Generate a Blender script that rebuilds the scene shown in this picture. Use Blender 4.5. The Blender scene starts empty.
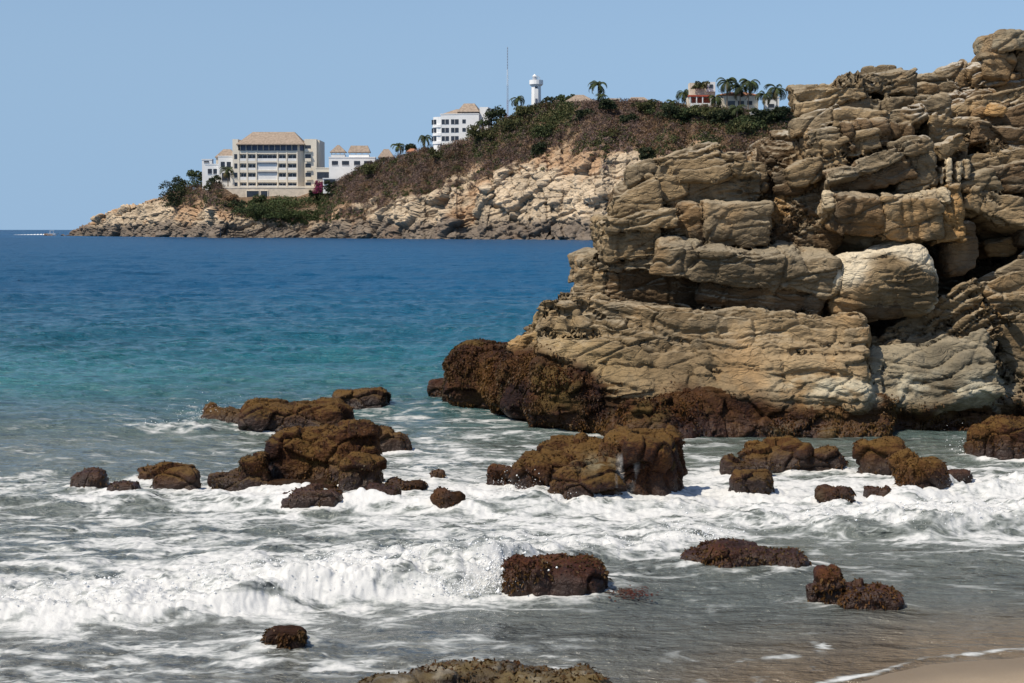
import bpy, math, random
import numpy as np
from mathutils import Vector, Matrix

random.seed(7)
RNG = np.random.default_rng(7)
SC = bpy.context.scene
COL = SC.collection
R = math.radians

# ------------------------------------------------------------------ camera, sky, sun, exposure
CAM_H = 4.0
F = 1624.0                        # focal length in pixels of a 1024 px wide picture
HORIZON = 229.6
PITCH = math.atan((341.5 - HORIZON) / F)
cam_data = bpy.data.cameras.new('camera')
cam_data.sensor_width = 36.0
cam_data.lens = 36.0 * F / 1024.0
cam_data.clip_end = 60000
cam_data.clip_start = 0.1
cam = bpy.data.objects.new('camera', cam_data)
cam.location = (0, 0, CAM_H)
cam.rotation_euler = (math.pi / 2 - PITCH, 0, 0)
COL.objects.link(cam)
SC.camera = cam

SUN_EL, SUN_AZ = R(55), R(235)     # azimuth clockwise from +Y (the view direction)
world = bpy.data.worlds.new('World')
SC.world = world
world.use_nodes = True
wn = world.node_tree
wn.nodes.clear()
sky = wn.nodes.new('ShaderNodeTexSky')
sky.sky_type = 'NISHITA'
sky.sun_disc = False
sky.sun_elevation = SUN_EL
sky.sun_rotation = SUN_AZ
sky.altitude = 0
sky.air_density = 0.92
sky.dust_density = 0.6
sky.ozone_density = 2.6
bg = wn.nodes.new('ShaderNodeBackground')
bg.inputs['Strength'].default_value = 0.124
# the sea air near the horizon keeps the colour of the sky a few degrees up
_tc = wn.nodes.new('ShaderNodeTexCoord')
_sx = wn.nodes.new('ShaderNodeSeparateXYZ'); wn.links.new(_tc.outputs['Generated'], _sx.inputs[0])
_p6 = wn.nodes.new('ShaderNodeMath'); _p6.operation = 'POWER'; wn.links.new(_sx.outputs[2], _p6.inputs[0]); _p6.inputs[1].default_value = 6.0
_ad = wn.nodes.new('ShaderNodeMath'); _ad.operation = 'ADD'; wn.links.new(_p6.outputs[0], _ad.inputs[0]); _ad.inputs[1].default_value = .150 ** 6
_sq = wn.nodes.new('ShaderNodeMath'); _sq.operation = 'POWER'; wn.links.new(_ad.outputs[0], _sq.inputs[0]); _sq.inputs[1].default_value = 1 / 6
_cx = wn.nodes.new('ShaderNodeCombineXYZ')
for _i in (0, 1): wn.links.new(_sx.outputs[_i], _cx.inputs[_i])
wn.links.new(_sq.outputs[0], _cx.inputs[2])
_nz = wn.nodes.new('ShaderNodeVectorMath'); _nz.operation = 'NORMALIZE'; wn.links.new(_cx.outputs[0], _nz.inputs[0])
wn.links.new(_nz.outputs[0], sky.inputs[0])
wo = wn.nodes.new('ShaderNodeOutputWorld')
wn.links.new(sky.outputs[0], bg.inputs['Color'])
wn.links.new(bg.outputs[0], wo.inputs['Surface'])

sun_data = bpy.data.lights.new('sun', 'SUN')
sun_data.energy = 5.0
sun_data.angle = R(0.5)
sun_data.color = (1.0, 0.91, 0.78)
sun = bpy.data.objects.new('sun', sun_data)
to_sun = Vector((math.sin(SUN_AZ) * math.cos(SUN_EL), math.cos(SUN_AZ) * math.cos(SUN_EL), math.sin(SUN_EL)))
sun.rotation_euler = (-to_sun).to_track_quat('-Z', 'Y').to_euler()
COL.objects.link(sun)

SC.view_settings.view_transform = 'Standard'
SC.view_settings.look = 'None'
SC.view_settings.gamma = 1.0
SC.view_settings.exposure = 0.0
SC.view_settings.use_curve_mapping = False
SC.render.engine = 'CYCLES'
SC.cycles.use_denoising = True
SC.cycles.max_bounces = 5
SC.cycles.diffuse_bounces = 3
SC.cycles.glossy_bounces = 3
SC.cycles.caustics_reflective = False
SC.cycles.caustics_refractive = False

# ------------------------------------------------------------------ projection helpers (pixel -> world point)
CP, SP = math.cos(PITCH), math.sin(PITCH)


def at(px, py, Y):
    """world point on the pixel's ray at distance Y in front of the camera"""
    cx, cy = (px - 512.0) / F, -(py - 341.5) / F
    dy = CP + cy * SP
    dz = -SP + cy * CP
    return np.array([cx / dy * Y, Y, CAM_H + dz / dy * Y])


def zat(py, Y):
    cy = -(py - 341.5) / F
    return CAM_H + (-SP + cy * CP) / (CP + cy * SP) * Y


def ground_Y(py):
    cy = -(np.asarray(py, float) - 341.5) / F
    return -CAM_H * (CP + cy * SP) / (-SP + cy * CP)


def to_px(X, Y, Z):
    dz = Z - CAM_H
    d = Y * CP - dz * SP
    v = Y * SP + dz * CP
    return 512 + F * X / d, 341.5 - F * v / d


# ------------------------------------------------------------------ noise
_LAT = {}


def _lat(seed):
    if seed not in _LAT:
        _LAT[seed] = np.random.default_rng(1000 + seed).random((64, 64, 64), dtype=np.float32) * 2 - 1
    return _LAT[seed]


def vnoise(x, y, z, seed=0):
    L = _lat(seed)
    xi = np.floor(x); yi = np.floor(y); zi = np.floor(z)
    fx = x - xi; fy = y - yi; fz = z - zi
    fx = fx * fx * (3 - 2 * fx); fy = fy * fy * (3 - 2 * fy); fz = fz * fz * (3 - 2 * fz)
    x0 = xi.astype(np.int64) & 63; y0 = yi.astype(np.int64) & 63; z0 = zi.astype(np.int64) & 63
    x1 = (x0 + 1) & 63; y1 = (y0 + 1) & 63; z1 = (z0 + 1) & 63
    a = L[x0, y0, z0] * (1 - fx) + L[x1, y0, z0] * fx
    b = L[x0, y1, z0] * (1 - fx) + L[x1, y1, z0] * fx
    c = L[x0, y0, z1] * (1 - fx) + L[x1, y0, z1] * fx
    d = L[x0, y1, z1] * (1 - fx) + L[x1, y1, z1] * fx
    return (a * (1 - fy) + b * fy) * (1 - fz) + (c * (1 - fy) + d * fy) * fz


def fbm(x, y, z, seed=0, octv=4, gain=0.5):
    s, a, t = 0, 1.0, 0
    for o in range(octv):
        k = 2.03 ** o
        s = s + a * vnoise(x * k + 17.3 * o, y * k + 5.1 * o, z * k + 9.7 * o, seed)
        t += a
        a *= gain
    return s / t


def worley(x, y, z, seed=0):
    """F1, F2 and a random id of the nearest cell"""
    Lx, Ly, Lz, Li = _lat(seed + 50), _lat(seed + 51), _lat(seed + 52), _lat(seed + 53)
    xi = np.floor(x).astype(np.int64); yi = np.floor(y).astype(np.int64); zi = np.floor(z).astype(np.int64)
    f1 = np.full(x.shape, 9.0, np.float32); f2 = f1.copy(); cid = np.zeros(x.shape, np.float32)
    for i in (-1, 0, 1):
        for j in (-1, 0, 1):
            for k in (-1, 0, 1):
                a, b, c = (xi + i) & 63, (yi + j) & 63, (zi + k) & 63
                dx = xi + i + .5 + .45 * Lx[a, b, c] - x
                dy = yi + j + .5 + .45 * Ly[a, b, c] - y
                dz = zi + k + .5 + .45 * Lz[a, b, c] - z
                d = np.sqrt(dx * dx + dy * dy + dz * dz)
                near = d < f1
                f2 = np.where(near, f1, np.minimum(f2, d))
                cid = np.where(near, Li[a, b, c], cid)
                f1 = np.where(near, d, f1)
    return f1, f2, cid


def facets(x, y, z, seed=0):
    """broken rock: every Voronoi cell is a flat face of its own height and tilt; returns offset (about -1..1) and edge distance"""
    Lx, Ly, Lz, Li = _lat(seed + 50), _lat(seed + 51), _lat(seed + 52), _lat(seed + 53)
    La, Lb = _lat(seed + 54), _lat(seed + 55)
    xi = np.floor(x).astype(np.int64); yi = np.floor(y).astype(np.int64); zi = np.floor(z).astype(np.int64)
    f1 = np.full(x.shape, 9.0, np.float32); f2 = f1.copy(); off = np.zeros(x.shape, np.float32)
    for i in (-1, 0, 1):
        for j in (-1, 0, 1):
            for k in (-1, 0, 1):
                a, b, c = (xi + i) & 63, (yi + j) & 63, (zi + k) & 63
                dx = xi + i + .5 + .45 * Lx[a, b, c] - x
                dy = yi + j + .5 + .45 * Ly[a, b, c] - y
                dz = zi + k + .5 + .45 * Lz[a, b, c] - z
                d = np.sqrt(dx * dx + dy * dy + dz * dz)
                near = d < f1
                f2 = np.where(near, f1, np.minimum(f2, d))
                o = Li[a, b, c] * .6 + dx * La[a, b, c] * 1.1 + dz * (Lb[a, b, c] * .8 + .5) + dy * .2
                off = np.where(near, o, off)
                f1 = np.where(near, d, f1)
    return off, f2 - f1


def sstep(a, b, x):
    t = np.clip((x - a) / (b - a), 0, 1)
    return t * t * (3 - 2 * t)


# ------------------------------------------------------------------ mesh helpers
def mesh_np(name, V, Q, smooth=True, attrs=None):
    """V (n,3), Q (m,3 or 4) -> mesh; attrs {name: (n,) or (n,3)} point attributes"""
    V = np.ascontiguousarray(V, np.float32); Q = np.ascontiguousarray(Q, np.int32)
    me = bpy.data.meshes.new(name)
    me.vertices.add(len(V)); me.vertices.foreach_set('co', V.ravel())
    m, k = Q.shape
    me.loops.add(m * k); me.loops.foreach_set('vertex_index', Q.ravel())
    me.polygons.add(m)
    me.polygons.foreach_set('loop_start', np.arange(0, m * k, k, dtype=np.int32))
    me.polygons.foreach_set('loop_total', np.full(m, k, np.int32))
    me.polygons.foreach_set('use_smooth', np.full(m, smooth, bool))
    me.update(calc_edges=True)
    for n, a in (attrs or {}).items():
        a = np.asarray(a, np.float32)
        if a.ndim == 1:
            at_ = me.attributes.new(n, 'FLOAT', 'POINT'); at_.data.foreach_set('value', np.ascontiguousarray(a))
        else:
            c = np.ones((len(a), 4), np.float32); c[:, :3] = a
            at_ = me.attributes.new(n, 'FLOAT_COLOR', 'POINT'); at_.data.foreach_set('color', c.ravel())
    return me


def link(name, me, mat=None, parent=None):
    o = bpy.data.objects.new(name, me)
    COL.objects.link(o)
    if mat is not None and me is not None and len(me.materials) == 0:
        me.materials.append(mat)
    if parent is not None:
        o.parent = parent
    return o


def tag(o, label=None, cat=None, group=None, kind=None):
    if label: o['label'] = label
    if cat: o['category'] = cat
    if group: o['group'] = group
    if kind: o['kind'] = kind
    return o


def empty(name, loc, rz=0.0):
    o = bpy.data.objects.new(name, None)
    COL.objects.link(o)
    o.location = [float(v) for v in loc]
    o.rotation_euler = (0, 0, rz)
    o.empty_display_size = 0.1
    return o


class MB:
    """collects simple shapes into one mesh (numpy lists, quads and tris)"""
    def __init__(s):
        s.v = []; s.f = []

    def add(s, vs, fs):
        n = len(s.v)
        s.v += [tuple(map(float, v)) for v in vs]
        s.f += [tuple(i + n for i in f) for f in fs]
        return s

    def box(s, x0, x1, y0, y1, z0, z1, bev=0.0):
        vs = [(x, y, z) for x in (x0, x1) for y in (y0, y1) for z in (z0, z1)]
        fs = [(0, 1, 3, 2), (4, 6, 7, 5), (0, 4, 5, 1), (2, 3, 7, 6), (0, 2, 6, 4), (1, 5, 7, 3)]
        return s.add(vs, fs)

    def hip(s, x0, x1, y0, y1, z0, rx0, rx1, ry0, ry1, z1, th=0.0):
        vs = [(x0, y0, z0), (x1, y0, z0), (x1, y1, z0), (x0, y1, z0),
              (rx0, ry0, z1), (rx1, ry0, z1), (rx1, ry1, z1), (rx0, ry1, z1)]
        fs = [(3, 2, 1, 0), (0, 1, 5, 4), (1, 2, 6, 5), (2, 3, 7, 6), (3, 0, 4, 7), (4, 5, 6, 7)]
        if th:
            s.box(x0, x1, y0, y1, z0 - th, z0 - .002)
        return s.add(vs, fs)

    def tube(s, pts, rad, n=8):
        pts = [np.array(p, float) for p in pts]
        if np.isscalar(rad): rad = [rad] * len(pts)
        vs, fs = [], []
        for i, p in enumerate(pts):
            d = pts[min(i + 1, len(pts) - 1)] - pts[max(i - 1, 0)]
            d = d / (np.linalg.norm(d) + 1e-9)
            u = np.cross(d, (0, 1, 0)) if abs(d[1]) < .9 else np.cross(d, (1, 0, 0))
            u /= np.linalg.norm(u); w = np.cross(d, u)
            for k in range(n):
                a = 2 * math.pi * k / n
                vs.append(p + rad[i] * (math.cos(a) * u + math.sin(a) * w))
        for i in range(len(pts) - 1):
            for k in range(n):
                a, b = i * n + k, i * n + (k + 1) % n
                fs.append((a, b, b + n, a + n))
        fs.append(tuple(range(n))[::-1]); fs.append(tuple(range((len(pts) - 1) * n, len(pts) * n)))
        return s.add(vs, fs)

    def lathe(s, prof, c=(0, 0), n=16, rot=0.0):
        vs, fs = [], []
        for r_, z in prof:
            for k in range(n):
                a = 2 * math.pi * k / n + rot
                vs.append((c[0] + r_ * math.cos(a), c[1] + r_ * math.sin(a), z))
        for i in range(len(prof) - 1):
            for k in range(n):
                a, b = i * n + k, i * n + (k + 1) % n
                fs.append((a, b, b + n, a + n))
        fs.append(tuple(range(n))[::-1]); fs.append(tuple(range((len(prof) - 1) * n, len(prof) * n)))
        return s.add(vs, fs)

    def build(s, name, mat, parent=None, smooth=False):
        me = bpy.data.meshes.new(name)
        me.from_pydata(s.v, [], s.f)
        if smooth:
            for p in me.polygons: p.use_smooth = True
        me.update()
        return link(name, me, mat, parent)


# ------------------------------------------------------------------ node helpers
class NT:
    def __init__(s, name):
        s.m = bpy.data.materials.new(name)
        s.m.use_nodes = True
        s.t = s.m.node_tree
        s.t.nodes.clear()
        s.out = s.n('ShaderNodeOutputMaterial')

    def n(s, typ, **kw):
        nd = s.t.nodes.new(typ)
        for k, v in kw.items():
            if k.startswith('i_'):
                key = k[2:]
                key = int(key) if key.isdigit() else key.replace('_', ' ')
                s.set(nd.inputs[key], v)
            else:
                setattr(nd, k, v)
        return nd

    def set(s, sock, v):
        if isinstance(v, bpy.types.NodeSocket):
            s.t.links.new(v, sock)
        elif isinstance(v, (tuple, list)) and len(v) == 3 and sock.type == 'RGBA':
            sock.default_value = (*v, 1)
        else:
            sock.default_value = v

    def math(s, op, a, b=0.0, c=None, clamp=False):
        nd = s.n('ShaderNodeMath', operation=op, use_clamp=clamp)
        s.set(nd.inputs[0], a); s.set(nd.inputs[1], b)
        if c is not None: s.set(nd.inputs[2], c)
        return nd.outputs[0]

    def mix(s, f, a, b, mode='MIX'):
        nd = s.n('ShaderNodeMix', data_type='RGBA', blend_type=mode)
        s.set(nd.inputs[0], f); s.set(nd.inputs[6], a); s.set(nd.inputs[7], b)
        return nd.outputs[2]

    def noise(s, vec, scale, detail=4, rough=.55, dist=0.0):
        nd = s.n('ShaderNodeTexNoise')
        if vec is not None: s.set(nd.inputs['Vector'], vec)
        nd.inputs['Scale'].default_value = scale
        nd.inputs['Detail'].default_value = detail
        nd.inputs['Roughness'].default_value = rough
        nd.inputs['Distortion'].default_value = dist
        return nd.outputs[0]

    def ramp(s, f, lo, hi, a=0.0, b=1.0):
        nd = s.n('ShaderNodeMapRange', interpolation_type='SMOOTHSTEP')
        s.set(nd.inputs[0], f)
        for i, v in ((1, lo), (2, hi), (3, a), (4, b)): s.set(nd.inputs[i], v)
        return nd.outputs[0]

    def scale(s, vec, sc):
        nd = s.n('ShaderNodeVectorMath', operation='MULTIPLY')
        s.set(nd.inputs[0], vec); nd.inputs[1].default_value = sc
        return nd.outputs[0]

    def attr(s, name, fac=False):
        nd = s.n('ShaderNodeAttribute', attribute_name=name)
        return nd.outputs['Fac' if fac else 'Color']

    def bump(s, h, strength, dist, normal=None):
        nd = s.n('ShaderNodeBump')
        s.set(nd.inputs['Height'], h)
        nd.inputs['Strength'].default_value = strength
        nd.inputs['Distance'].default_value = dist
        if normal is not None: s.set(nd.inputs['Normal'], normal)
        return nd.outputs[0]

    def bsdf(s, color, rough=.8, spec=.3, normal=None, **kw):
        p = s.n('ShaderNodeBsdfPrincipled')
        s.set(p.inputs['Base Color'], color); s.set(p.inputs['Roughness'], rough)
        s.set(p.inputs['Specular IOR Level'], spec)
        if normal is not None: s.set(p.inputs['Normal'], normal)
        for k, v in kw.items(): s.set(p.inputs[k.replace('_', ' ')], v)
        return p.outputs[0]

    def done(s, shader):
        s.t.links.new(shader, s.out.inputs['Surface'])
        return s.m


def plain(name, col, rough=.8, spec=.3, var=.12, scale=1.5, bump=0.0):
    t = NT(name)
    g = t.n('ShaderNodeNewGeometry').outputs['Position']
    n = t.noise(g, scale, 5, .6)
    lo = tuple(c * (1 - var) for c in col); hi = tuple(min(1, c * (1 + var)) for c in col)
    c = t.mix(t.ramp(n, .3, .7), lo, hi)
    nm = t.bump(n, .5, bump) if bump else None
    return t.done(t.bsdf(c, rough, spec, nm))


def rock_material(name, bump=.03, scale=9.0, wetattr=True):
    """vertex albedo 'tint' broken up by fine speckle, stain and bump; 'wet' lowers the roughness"""
    t = NT(name)
    g = t.n('ShaderNodeNewGeometry').outputs['Position']
    tint = t.attr('tint')
    n1 = t.noise(g, scale, 6, .68)
    n2 = t.noise(t.scale(g, (1, 1, 3.2)), scale * .28, 5, .6, .6)
    n3 = t.noise(g, scale * 4.5, 3, .6)
    k = t.math('MULTIPLY_ADD', n1, .75, .62)
    k = t.math('MULTIPLY', k, t.math('MULTIPLY_ADD', n2, .7, .65))
    k = t.math('MULTIPLY', k, t.math('MULTIPLY_ADD', n3, .5, .75))
    comb = t.n('ShaderNodeCombineColor')
    for i in range(3): t.set(comb.inputs[i], k)
    c = t.mix(1.0, tint, comb.outputs[0], 'MULTIPLY')
    wet = t.attr('wet', True)
    rough = t.math('MULTIPLY_ADD', wet, -.58, .92)
    h = t.math('ADD', t.math('ADD', n1, t.math('MULTIPLY', n3, .35)), t.math('MULTIPLY', n2, .8))
    wv = t.n('ShaderNodeVectorMath', operation='MULTIPLY_ADD')
    wn_ = t.n('ShaderNodeTexNoise'); t.set(wn_.inputs['Vector'], g); wn_.inputs['Scale'].default_value = scale * .16; wn_.inputs['Detail'].default_value = 4
    t.set(wv.inputs[0], wn_.outputs['Color']); wv.inputs[1].default_value = (5.5 / scale,) * 3; t.set(wv.inputs[2], g)
    vo = t.n('ShaderNodeTexVoronoi', feature='DISTANCE_TO_EDGE'); t.set(vo.inputs['Vector'], t.scale(wv.outputs[0], (.55, .55, 2.6))); vo.inputs['Scale'].default_value = scale * .32
    lam = t.noise(t.scale(wv.outputs[0], (.25, .25, 5.5)), scale * .5, 4, .6)
    crk = t.ramp(vo.outputs[0], 0.0, .07)
    dryf = t.math('SUBTRACT', 1.0, wet)
    h = t.math('ADD', h, t.math('MULTIPLY', dryf, t.math('ADD', t.math('MULTIPLY', crk, .4), t.math('MULTIPLY', lam, .7))))
    nm = t.bump(h, .9, bump)
    spec = t.math('MULTIPLY_ADD', wet, .28, .10)
    return t.done(t.bsdf(c, rough, spec, nm))


def leaf_material(name, rough=.7):
    t = NT(name)
    g = t.n('ShaderNodeNewGeometry').outputs['Position']
    c = t.mix(t.ramp(t.noise(g, .8, 3), .3, .7), t.attr('tint'), t.mix(.35, t.attr('tint'), (.10, .09, .04)))
    d = t.bsdf(c, rough, .15)
    tr = t.n('ShaderNodeBsdfTranslucent'); t.set(tr.inputs[0], c)
    mx = t.n('ShaderNodeMixShader'); mx.inputs[0].default_value = .22
    t.t.links.new(d, mx.inputs[1]); t.t.links.new(tr.outputs[0], mx.inputs[2])
    return t.done(mx.outputs[0])


# ------------------------------------------------------------------ implicit solids -> meshes (surface nets)
def surface_nets(Vg, org, h):
    nx, ny, nz = Vg.shape
    ins = Vg < 0
    c = np.zeros((nx - 1, ny - 1, nz - 1), np.uint8)
    for i in (0, 1):
        for j in (0, 1):
            for k in (0, 1):
                c += ins[i:nx - 1 + i, j:ny - 1 + j, k:nz - 1 + k]
    act = np.flatnonzero(((c > 0) & (c < 8)).ravel())
    I, J, K = np.unravel_index(act, c.shape)
    corner = {}
    for i in (0, 1):
        for j in (0, 1):
            for k in (0, 1):
                corner[i, j, k] = Vg[I + i, J + j, K + k].astype(np.float64)
    P = np.zeros((len(act), 3)); W = np.zeros(len(act))
    for a in range(3):
        for u in (0, 1):
            for w in (0, 1):
                k0 = [0, 0, 0]; k1 = [0, 0, 0]
                o = [b for b in range(3) if b != a]
                k0[o[0]] = k1[o[0]] = u; k0[o[1]] = k1[o[1]] = w; k1[a] = 1
                v0, v1 = corner[tuple(k0)], corner[tuple(k1)]
                m = (v0 < 0) != (v1 < 0)
                tt = np.where(m, v0 / np.where(m, v0 - v1, 1), 0)
                for ax in range(3):
                    P[:, ax] += np.where(m, k0[ax] + (tt if ax == a else 0), 0)
                W += m
    P = P / W[:, None] + np.stack([I, J, K], 1)
    idx = np.full(c.size, -1, np.int32); idx[act] = np.arange(len(act))
    idx = idx.reshape(c.shape)
    quads = []
    for a in range(3):
        s0 = [slice(1, -1)] * 3; s1 = [slice(1, -1)] * 3
        s0[a] = slice(0, -1); s1[a] = slice(1, None)
        A, B = ins[tuple(s0)], ins[tuple(s1)]
        for flip in (0, 1):
            m = (A & ~B) if not flip else (~A & B)
            q = np.argwhere(m)
            if not len(q): continue
            for ax in range(3):
                if ax != a: q[:, ax] += 1
            o = [(a + 1) % 3, (a + 2) % 3]
            def cell(d0, d1):
                p = q.copy(); p[:, o[0]] -= d0; p[:, o[1]] -= d1
                return idx[p[:, 0], p[:, 1], p[:, 2]]
            f = np.stack([cell(1, 1), cell(0, 1), cell(0, 0), cell(1, 0)], 1)
            quads.append(f[:, ::-1] if flip else f)
    Q = np.concatenate(quads)
    Q = Q[(Q >= 0).all(1)]
    return P * h + np.asarray(org), Q


def subdivide(V, Q):
    n = len(V)
    E = np.stack([Q, np.roll(Q, -1, 1)], 2).reshape(-1, 2)
    E.sort(1)
    key = E[:, 0].astype(np.int64) * n + E[:, 1]
    uk, inv = np.unique(key, return_inverse=True)
    em = (V[uk // n] + V[uk % n]) / 2
    fc = V[Q].mean(1)
    ei = inv.reshape(-1, 4) + n
    fi = np.arange(len(Q)) + n + len(uk)
    NQ = []
    for k in range(4):
        NQ.append(np.stack([Q[:, k], ei[:, k], fi, ei[:, k - 1]], 1))
    return np.concatenate([V, em, fc]), np.concatenate(NQ)


def vnormals(V, Q):
    n = np.cross(V[Q[:, 2]] - V[Q[:, 0]], V[Q[:, 3 if Q.shape[1] == 4 else 1]] - V[Q[:, 1 if Q.shape[1] == 4 else 0]])
    N = np.zeros_like(V)
    for a in range(3):
        s = np.zeros(len(V))
        for k in range(Q.shape[1]):
            s += np.bincount(Q[:, k], n[:, a], len(V))
        N[:, a] = s
    return N / (np.linalg.norm(N, axis=1)[:, None] + 1e-9)


def lerp_axis(A, n, axis):
    A = np.moveaxis(A, axis, 0)
    t = np.linspace(0, A.shape[0] - 1, n); i = np.minimum(t.astype(int), A.shape[0] - 2); f = (t - i).astype(np.float32)
    f = f.reshape(-1, *([1] * (A.ndim - 1)))
    return np.moveaxis(A[i] * (1 - f) + A[i + 1] * f, 0, axis)


def warp_field(org, shape, h, freq, seed, octv=3, k=3):
    sh = [max(2, s // k + 1) for s in shape]
    ax = [org[a] + np.linspace(0, (shape[a] - 1) * h, sh[a]) for a in range(3)]
    X, Y, Z = np.meshgrid(*ax, indexing='ij')
    out = []
    for c in range(3):
        w = fbm(X * freq, Y * freq, Z * freq, seed + c, octv).astype(np.float32)
        for a in range(3): w = lerp_axis(w, shape[a], a)
        out.append(w)
    return out


_TAB = {}


def bed_profile(seed):
    """1-D random ledge profile, 64 beds long, periodic: plateaus of random depth with grooves between"""
    if seed not in _TAB:
        r = np.random.default_rng(300 + seed)
        n = 6400
        t = np.linspace(0, 64, n, endpoint=False)
        edges = np.cumsum(r.uniform(.35, 1.7, 70)); edges = edges / edges[-1] * 64
        depth = r.uniform(-1, 1, 71)
        b = np.searchsorted(edges, t)
        p = depth[b % 70]
        e0 = np.concatenate([[0], edges])[np.minimum(b, 70)]; e1 = edges[np.minimum(b, 69)]
        d = np.minimum(t - e0, np.maximum(e1 - t, 0))
        g = r.uniform(.2, 1.4, 71)[b]
        p = p * .55 - g * np.exp(-(d / .09) ** 2) - .35 * np.exp(-(d / .25) ** 2)
        k = np.exp(-np.linspace(-2, 2, 9) ** 2); k /= k.sum()
        p = np.convolve(np.concatenate([p[-4:], p, p[:4]]), k, 'valid')
        _TAB[seed] = p.astype(np.float32)
    return _TAB[seed]


def bed(s, seed):
    p = bed_profile(seed)
    return p[(np.floor(s * 100).astype(np.int64)) % len(p)]


def solid(blocks, org, size, h, warp_amp=(.22, .07), warp_freq=(.9, 3.2), seed=0, groove=0.0, gw=.05):
    """blocks: dicts c (centre), hs (half sizes), tilt, lean, yaw, r, beds (spacing), bamp, joints, jamp, smooth.
    returns the field and the index of the block that owns each cell"""
    shape = [int(round(s / h)) + 1 for s in size]
    W1 = warp_field(org, shape, h, warp_freq[0], seed, 2, 4)
    W2 = warp_field(org, shape, h, warp_freq[1], seed + 3, 2, 2)
    WX = [W1[a] * warp_amp[0] + W2[a] * warp_amp[1] for a in range(3)]
    Vg = np.full(shape, 1.0, np.float32); V2 = Vg.copy() if groove else None; own = np.zeros(shape, np.uint8)
    ax = [(org[a] + np.arange(shape[a]) * h).astype(np.float32) for a in range(3)]
    for bi, b in enumerate(blocks):
        c, hs = np.asarray(b['c'], float), np.asarray(b['hs'], float)
        M = (Matrix.Rotation(b.get('yaw', 0), 3, 'Z') @ Matrix.Rotation(-b.get('tilt', 0), 3, 'Y') @ Matrix.Rotation(-b.get('lean', 0), 3, 'X'))
        M = np.array(M)
        ext = np.abs(M) @ hs + warp_amp[0] + warp_amp[1] + .35
        lo = [max(0, int((c[a] - ext[a] - org[a]) / h)) for a in range(3)]
        hi = [min(shape[a], int((c[a] + ext[a] - org[a]) / h) + 2) for a in range(3)]
        if any(hi[a] - lo[a] < 2 for a in range(3)): continue
        sl = tuple(slice(lo[a], hi[a]) for a in range(3))
        p = [ax[0][sl[0]][:, None, None] - c[0] + WX[0][sl],
             ax[1][sl[1]][None, :, None] - c[1] + WX[1][sl],
             ax[2][sl[2]][None, None, :] - c[2] + WX[2][sl]]
        l = [sum(p[a] * M[a, k] for a in range(3)) for k in range(3)]
        r = b.get('r', .35) * hs.min() * b.get('rf', 1.0)
        q = [np.abs(l[k]) - (hs[k] - r) for k in range(3)]
        d = np.sqrt(sum(np.maximum(t, 0) ** 2 for t in q)) + np.minimum(np.maximum(np.maximum(q[0], q[1]), q[2]), 0) - r
        if b.get('bamp', 0):
            d = d - b['bamp'] * np.clip(.75 + 1.3 * W1[1][sl], .1, 1.6) * bed((l[2] + .18 * W1[2][sl] + .05 * l[0]) / b['beds'] + 7.3 * bi, bi % 5)
        if b.get('jamp', 0):
            d = d - b['jamp'] * np.clip(.75 + 1.3 * W1[0][sl], .1, 1.6) * bed((l[0] + .25 * l[2]) / b['joints'] + 3.1 * bi, (bi + 2) % 5)
        cur = Vg[sl]
        if groove and not b.get('smooth', 0): V2[sl] = np.where(d < cur, cur, np.minimum(V2[sl], d))
        k = b.get('smooth', 0)
        if k:
            hh = np.clip(.5 + .5 * (cur - d) / k, 0, 1)
            new = cur * (1 - hh) + d * hh - k * hh * (1 - hh)
        else:
            new = np.minimum(cur, d)
        ow = own[sl]; ow[d < cur] = bi
        Vg[sl] = new
    if groove:
        first = np.argmax(Vg < 0, axis=1)                      # joints open the outer metre only
        deep = np.arange(shape[1])[None, :, None] - first[:, None, :]
        Vg += groove * np.exp(-((V2 - Vg) / gw) ** 2) * np.clip((.9 / h - deep) / (.3 / h), 0, 1).astype(np.float32)
    return Vg, own


def tufts(V, N, mask, n, length, width, rng, col_fn, droop=.5):
    """n short seaweed blades rooted on the surface where mask allows"""
    w = mask / mask.sum()
    i = rng.choice(len(V), n, p=w)
    P = V[i]; nn = N[i]
    d = nn * .7 + rng.normal(0, .55, (n, 3)); d[:, 2] -= droop
    d /= np.linalg.norm(d, axis=1)[:, None]
    s = np.cross(d, rng.normal(0, 1, (n, 3))); s /= np.linalg.norm(s, axis=1)[:, None]
    L = (length * rng.uniform(.5, 1.5, n))[:, None]; Wd = (width * rng.uniform(.6, 1.4, n))[:, None]
    base = P - nn * .01
    mid = base + d * L * .55 + nn * L * .1
    tip = base + d * L; tip[:, 2] -= L[:, 0] * .25
    VV = np.stack([base - s * Wd * .5, base + s * Wd * .5, mid + s * Wd, mid - s * Wd, tip + s * Wd * .35, tip - s * Wd * .35], 1).reshape(-1, 3)
    b = (np.arange(n) * 6)[:, None]
    Q = np.concatenate([b + np.array([[0, 1, 2, 3]]), b + np.array([[3, 2, 4, 5]])])
    C = np.repeat(col_fn(P, n), 6, 0)
    return VV, Q, C

MAT_CLIFF = rock_material('cliff_rock', .045, 8.0)
MAT_BOULDER = rock_material('weedy_rock', .03, 14.0)
MAT_WEED = leaf_material('seaweed', .5)
MAT_FAR_ROCK = rock_material('headland_rock', .5, .55)
MAT_LEAF = leaf_material('foliage')


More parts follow.
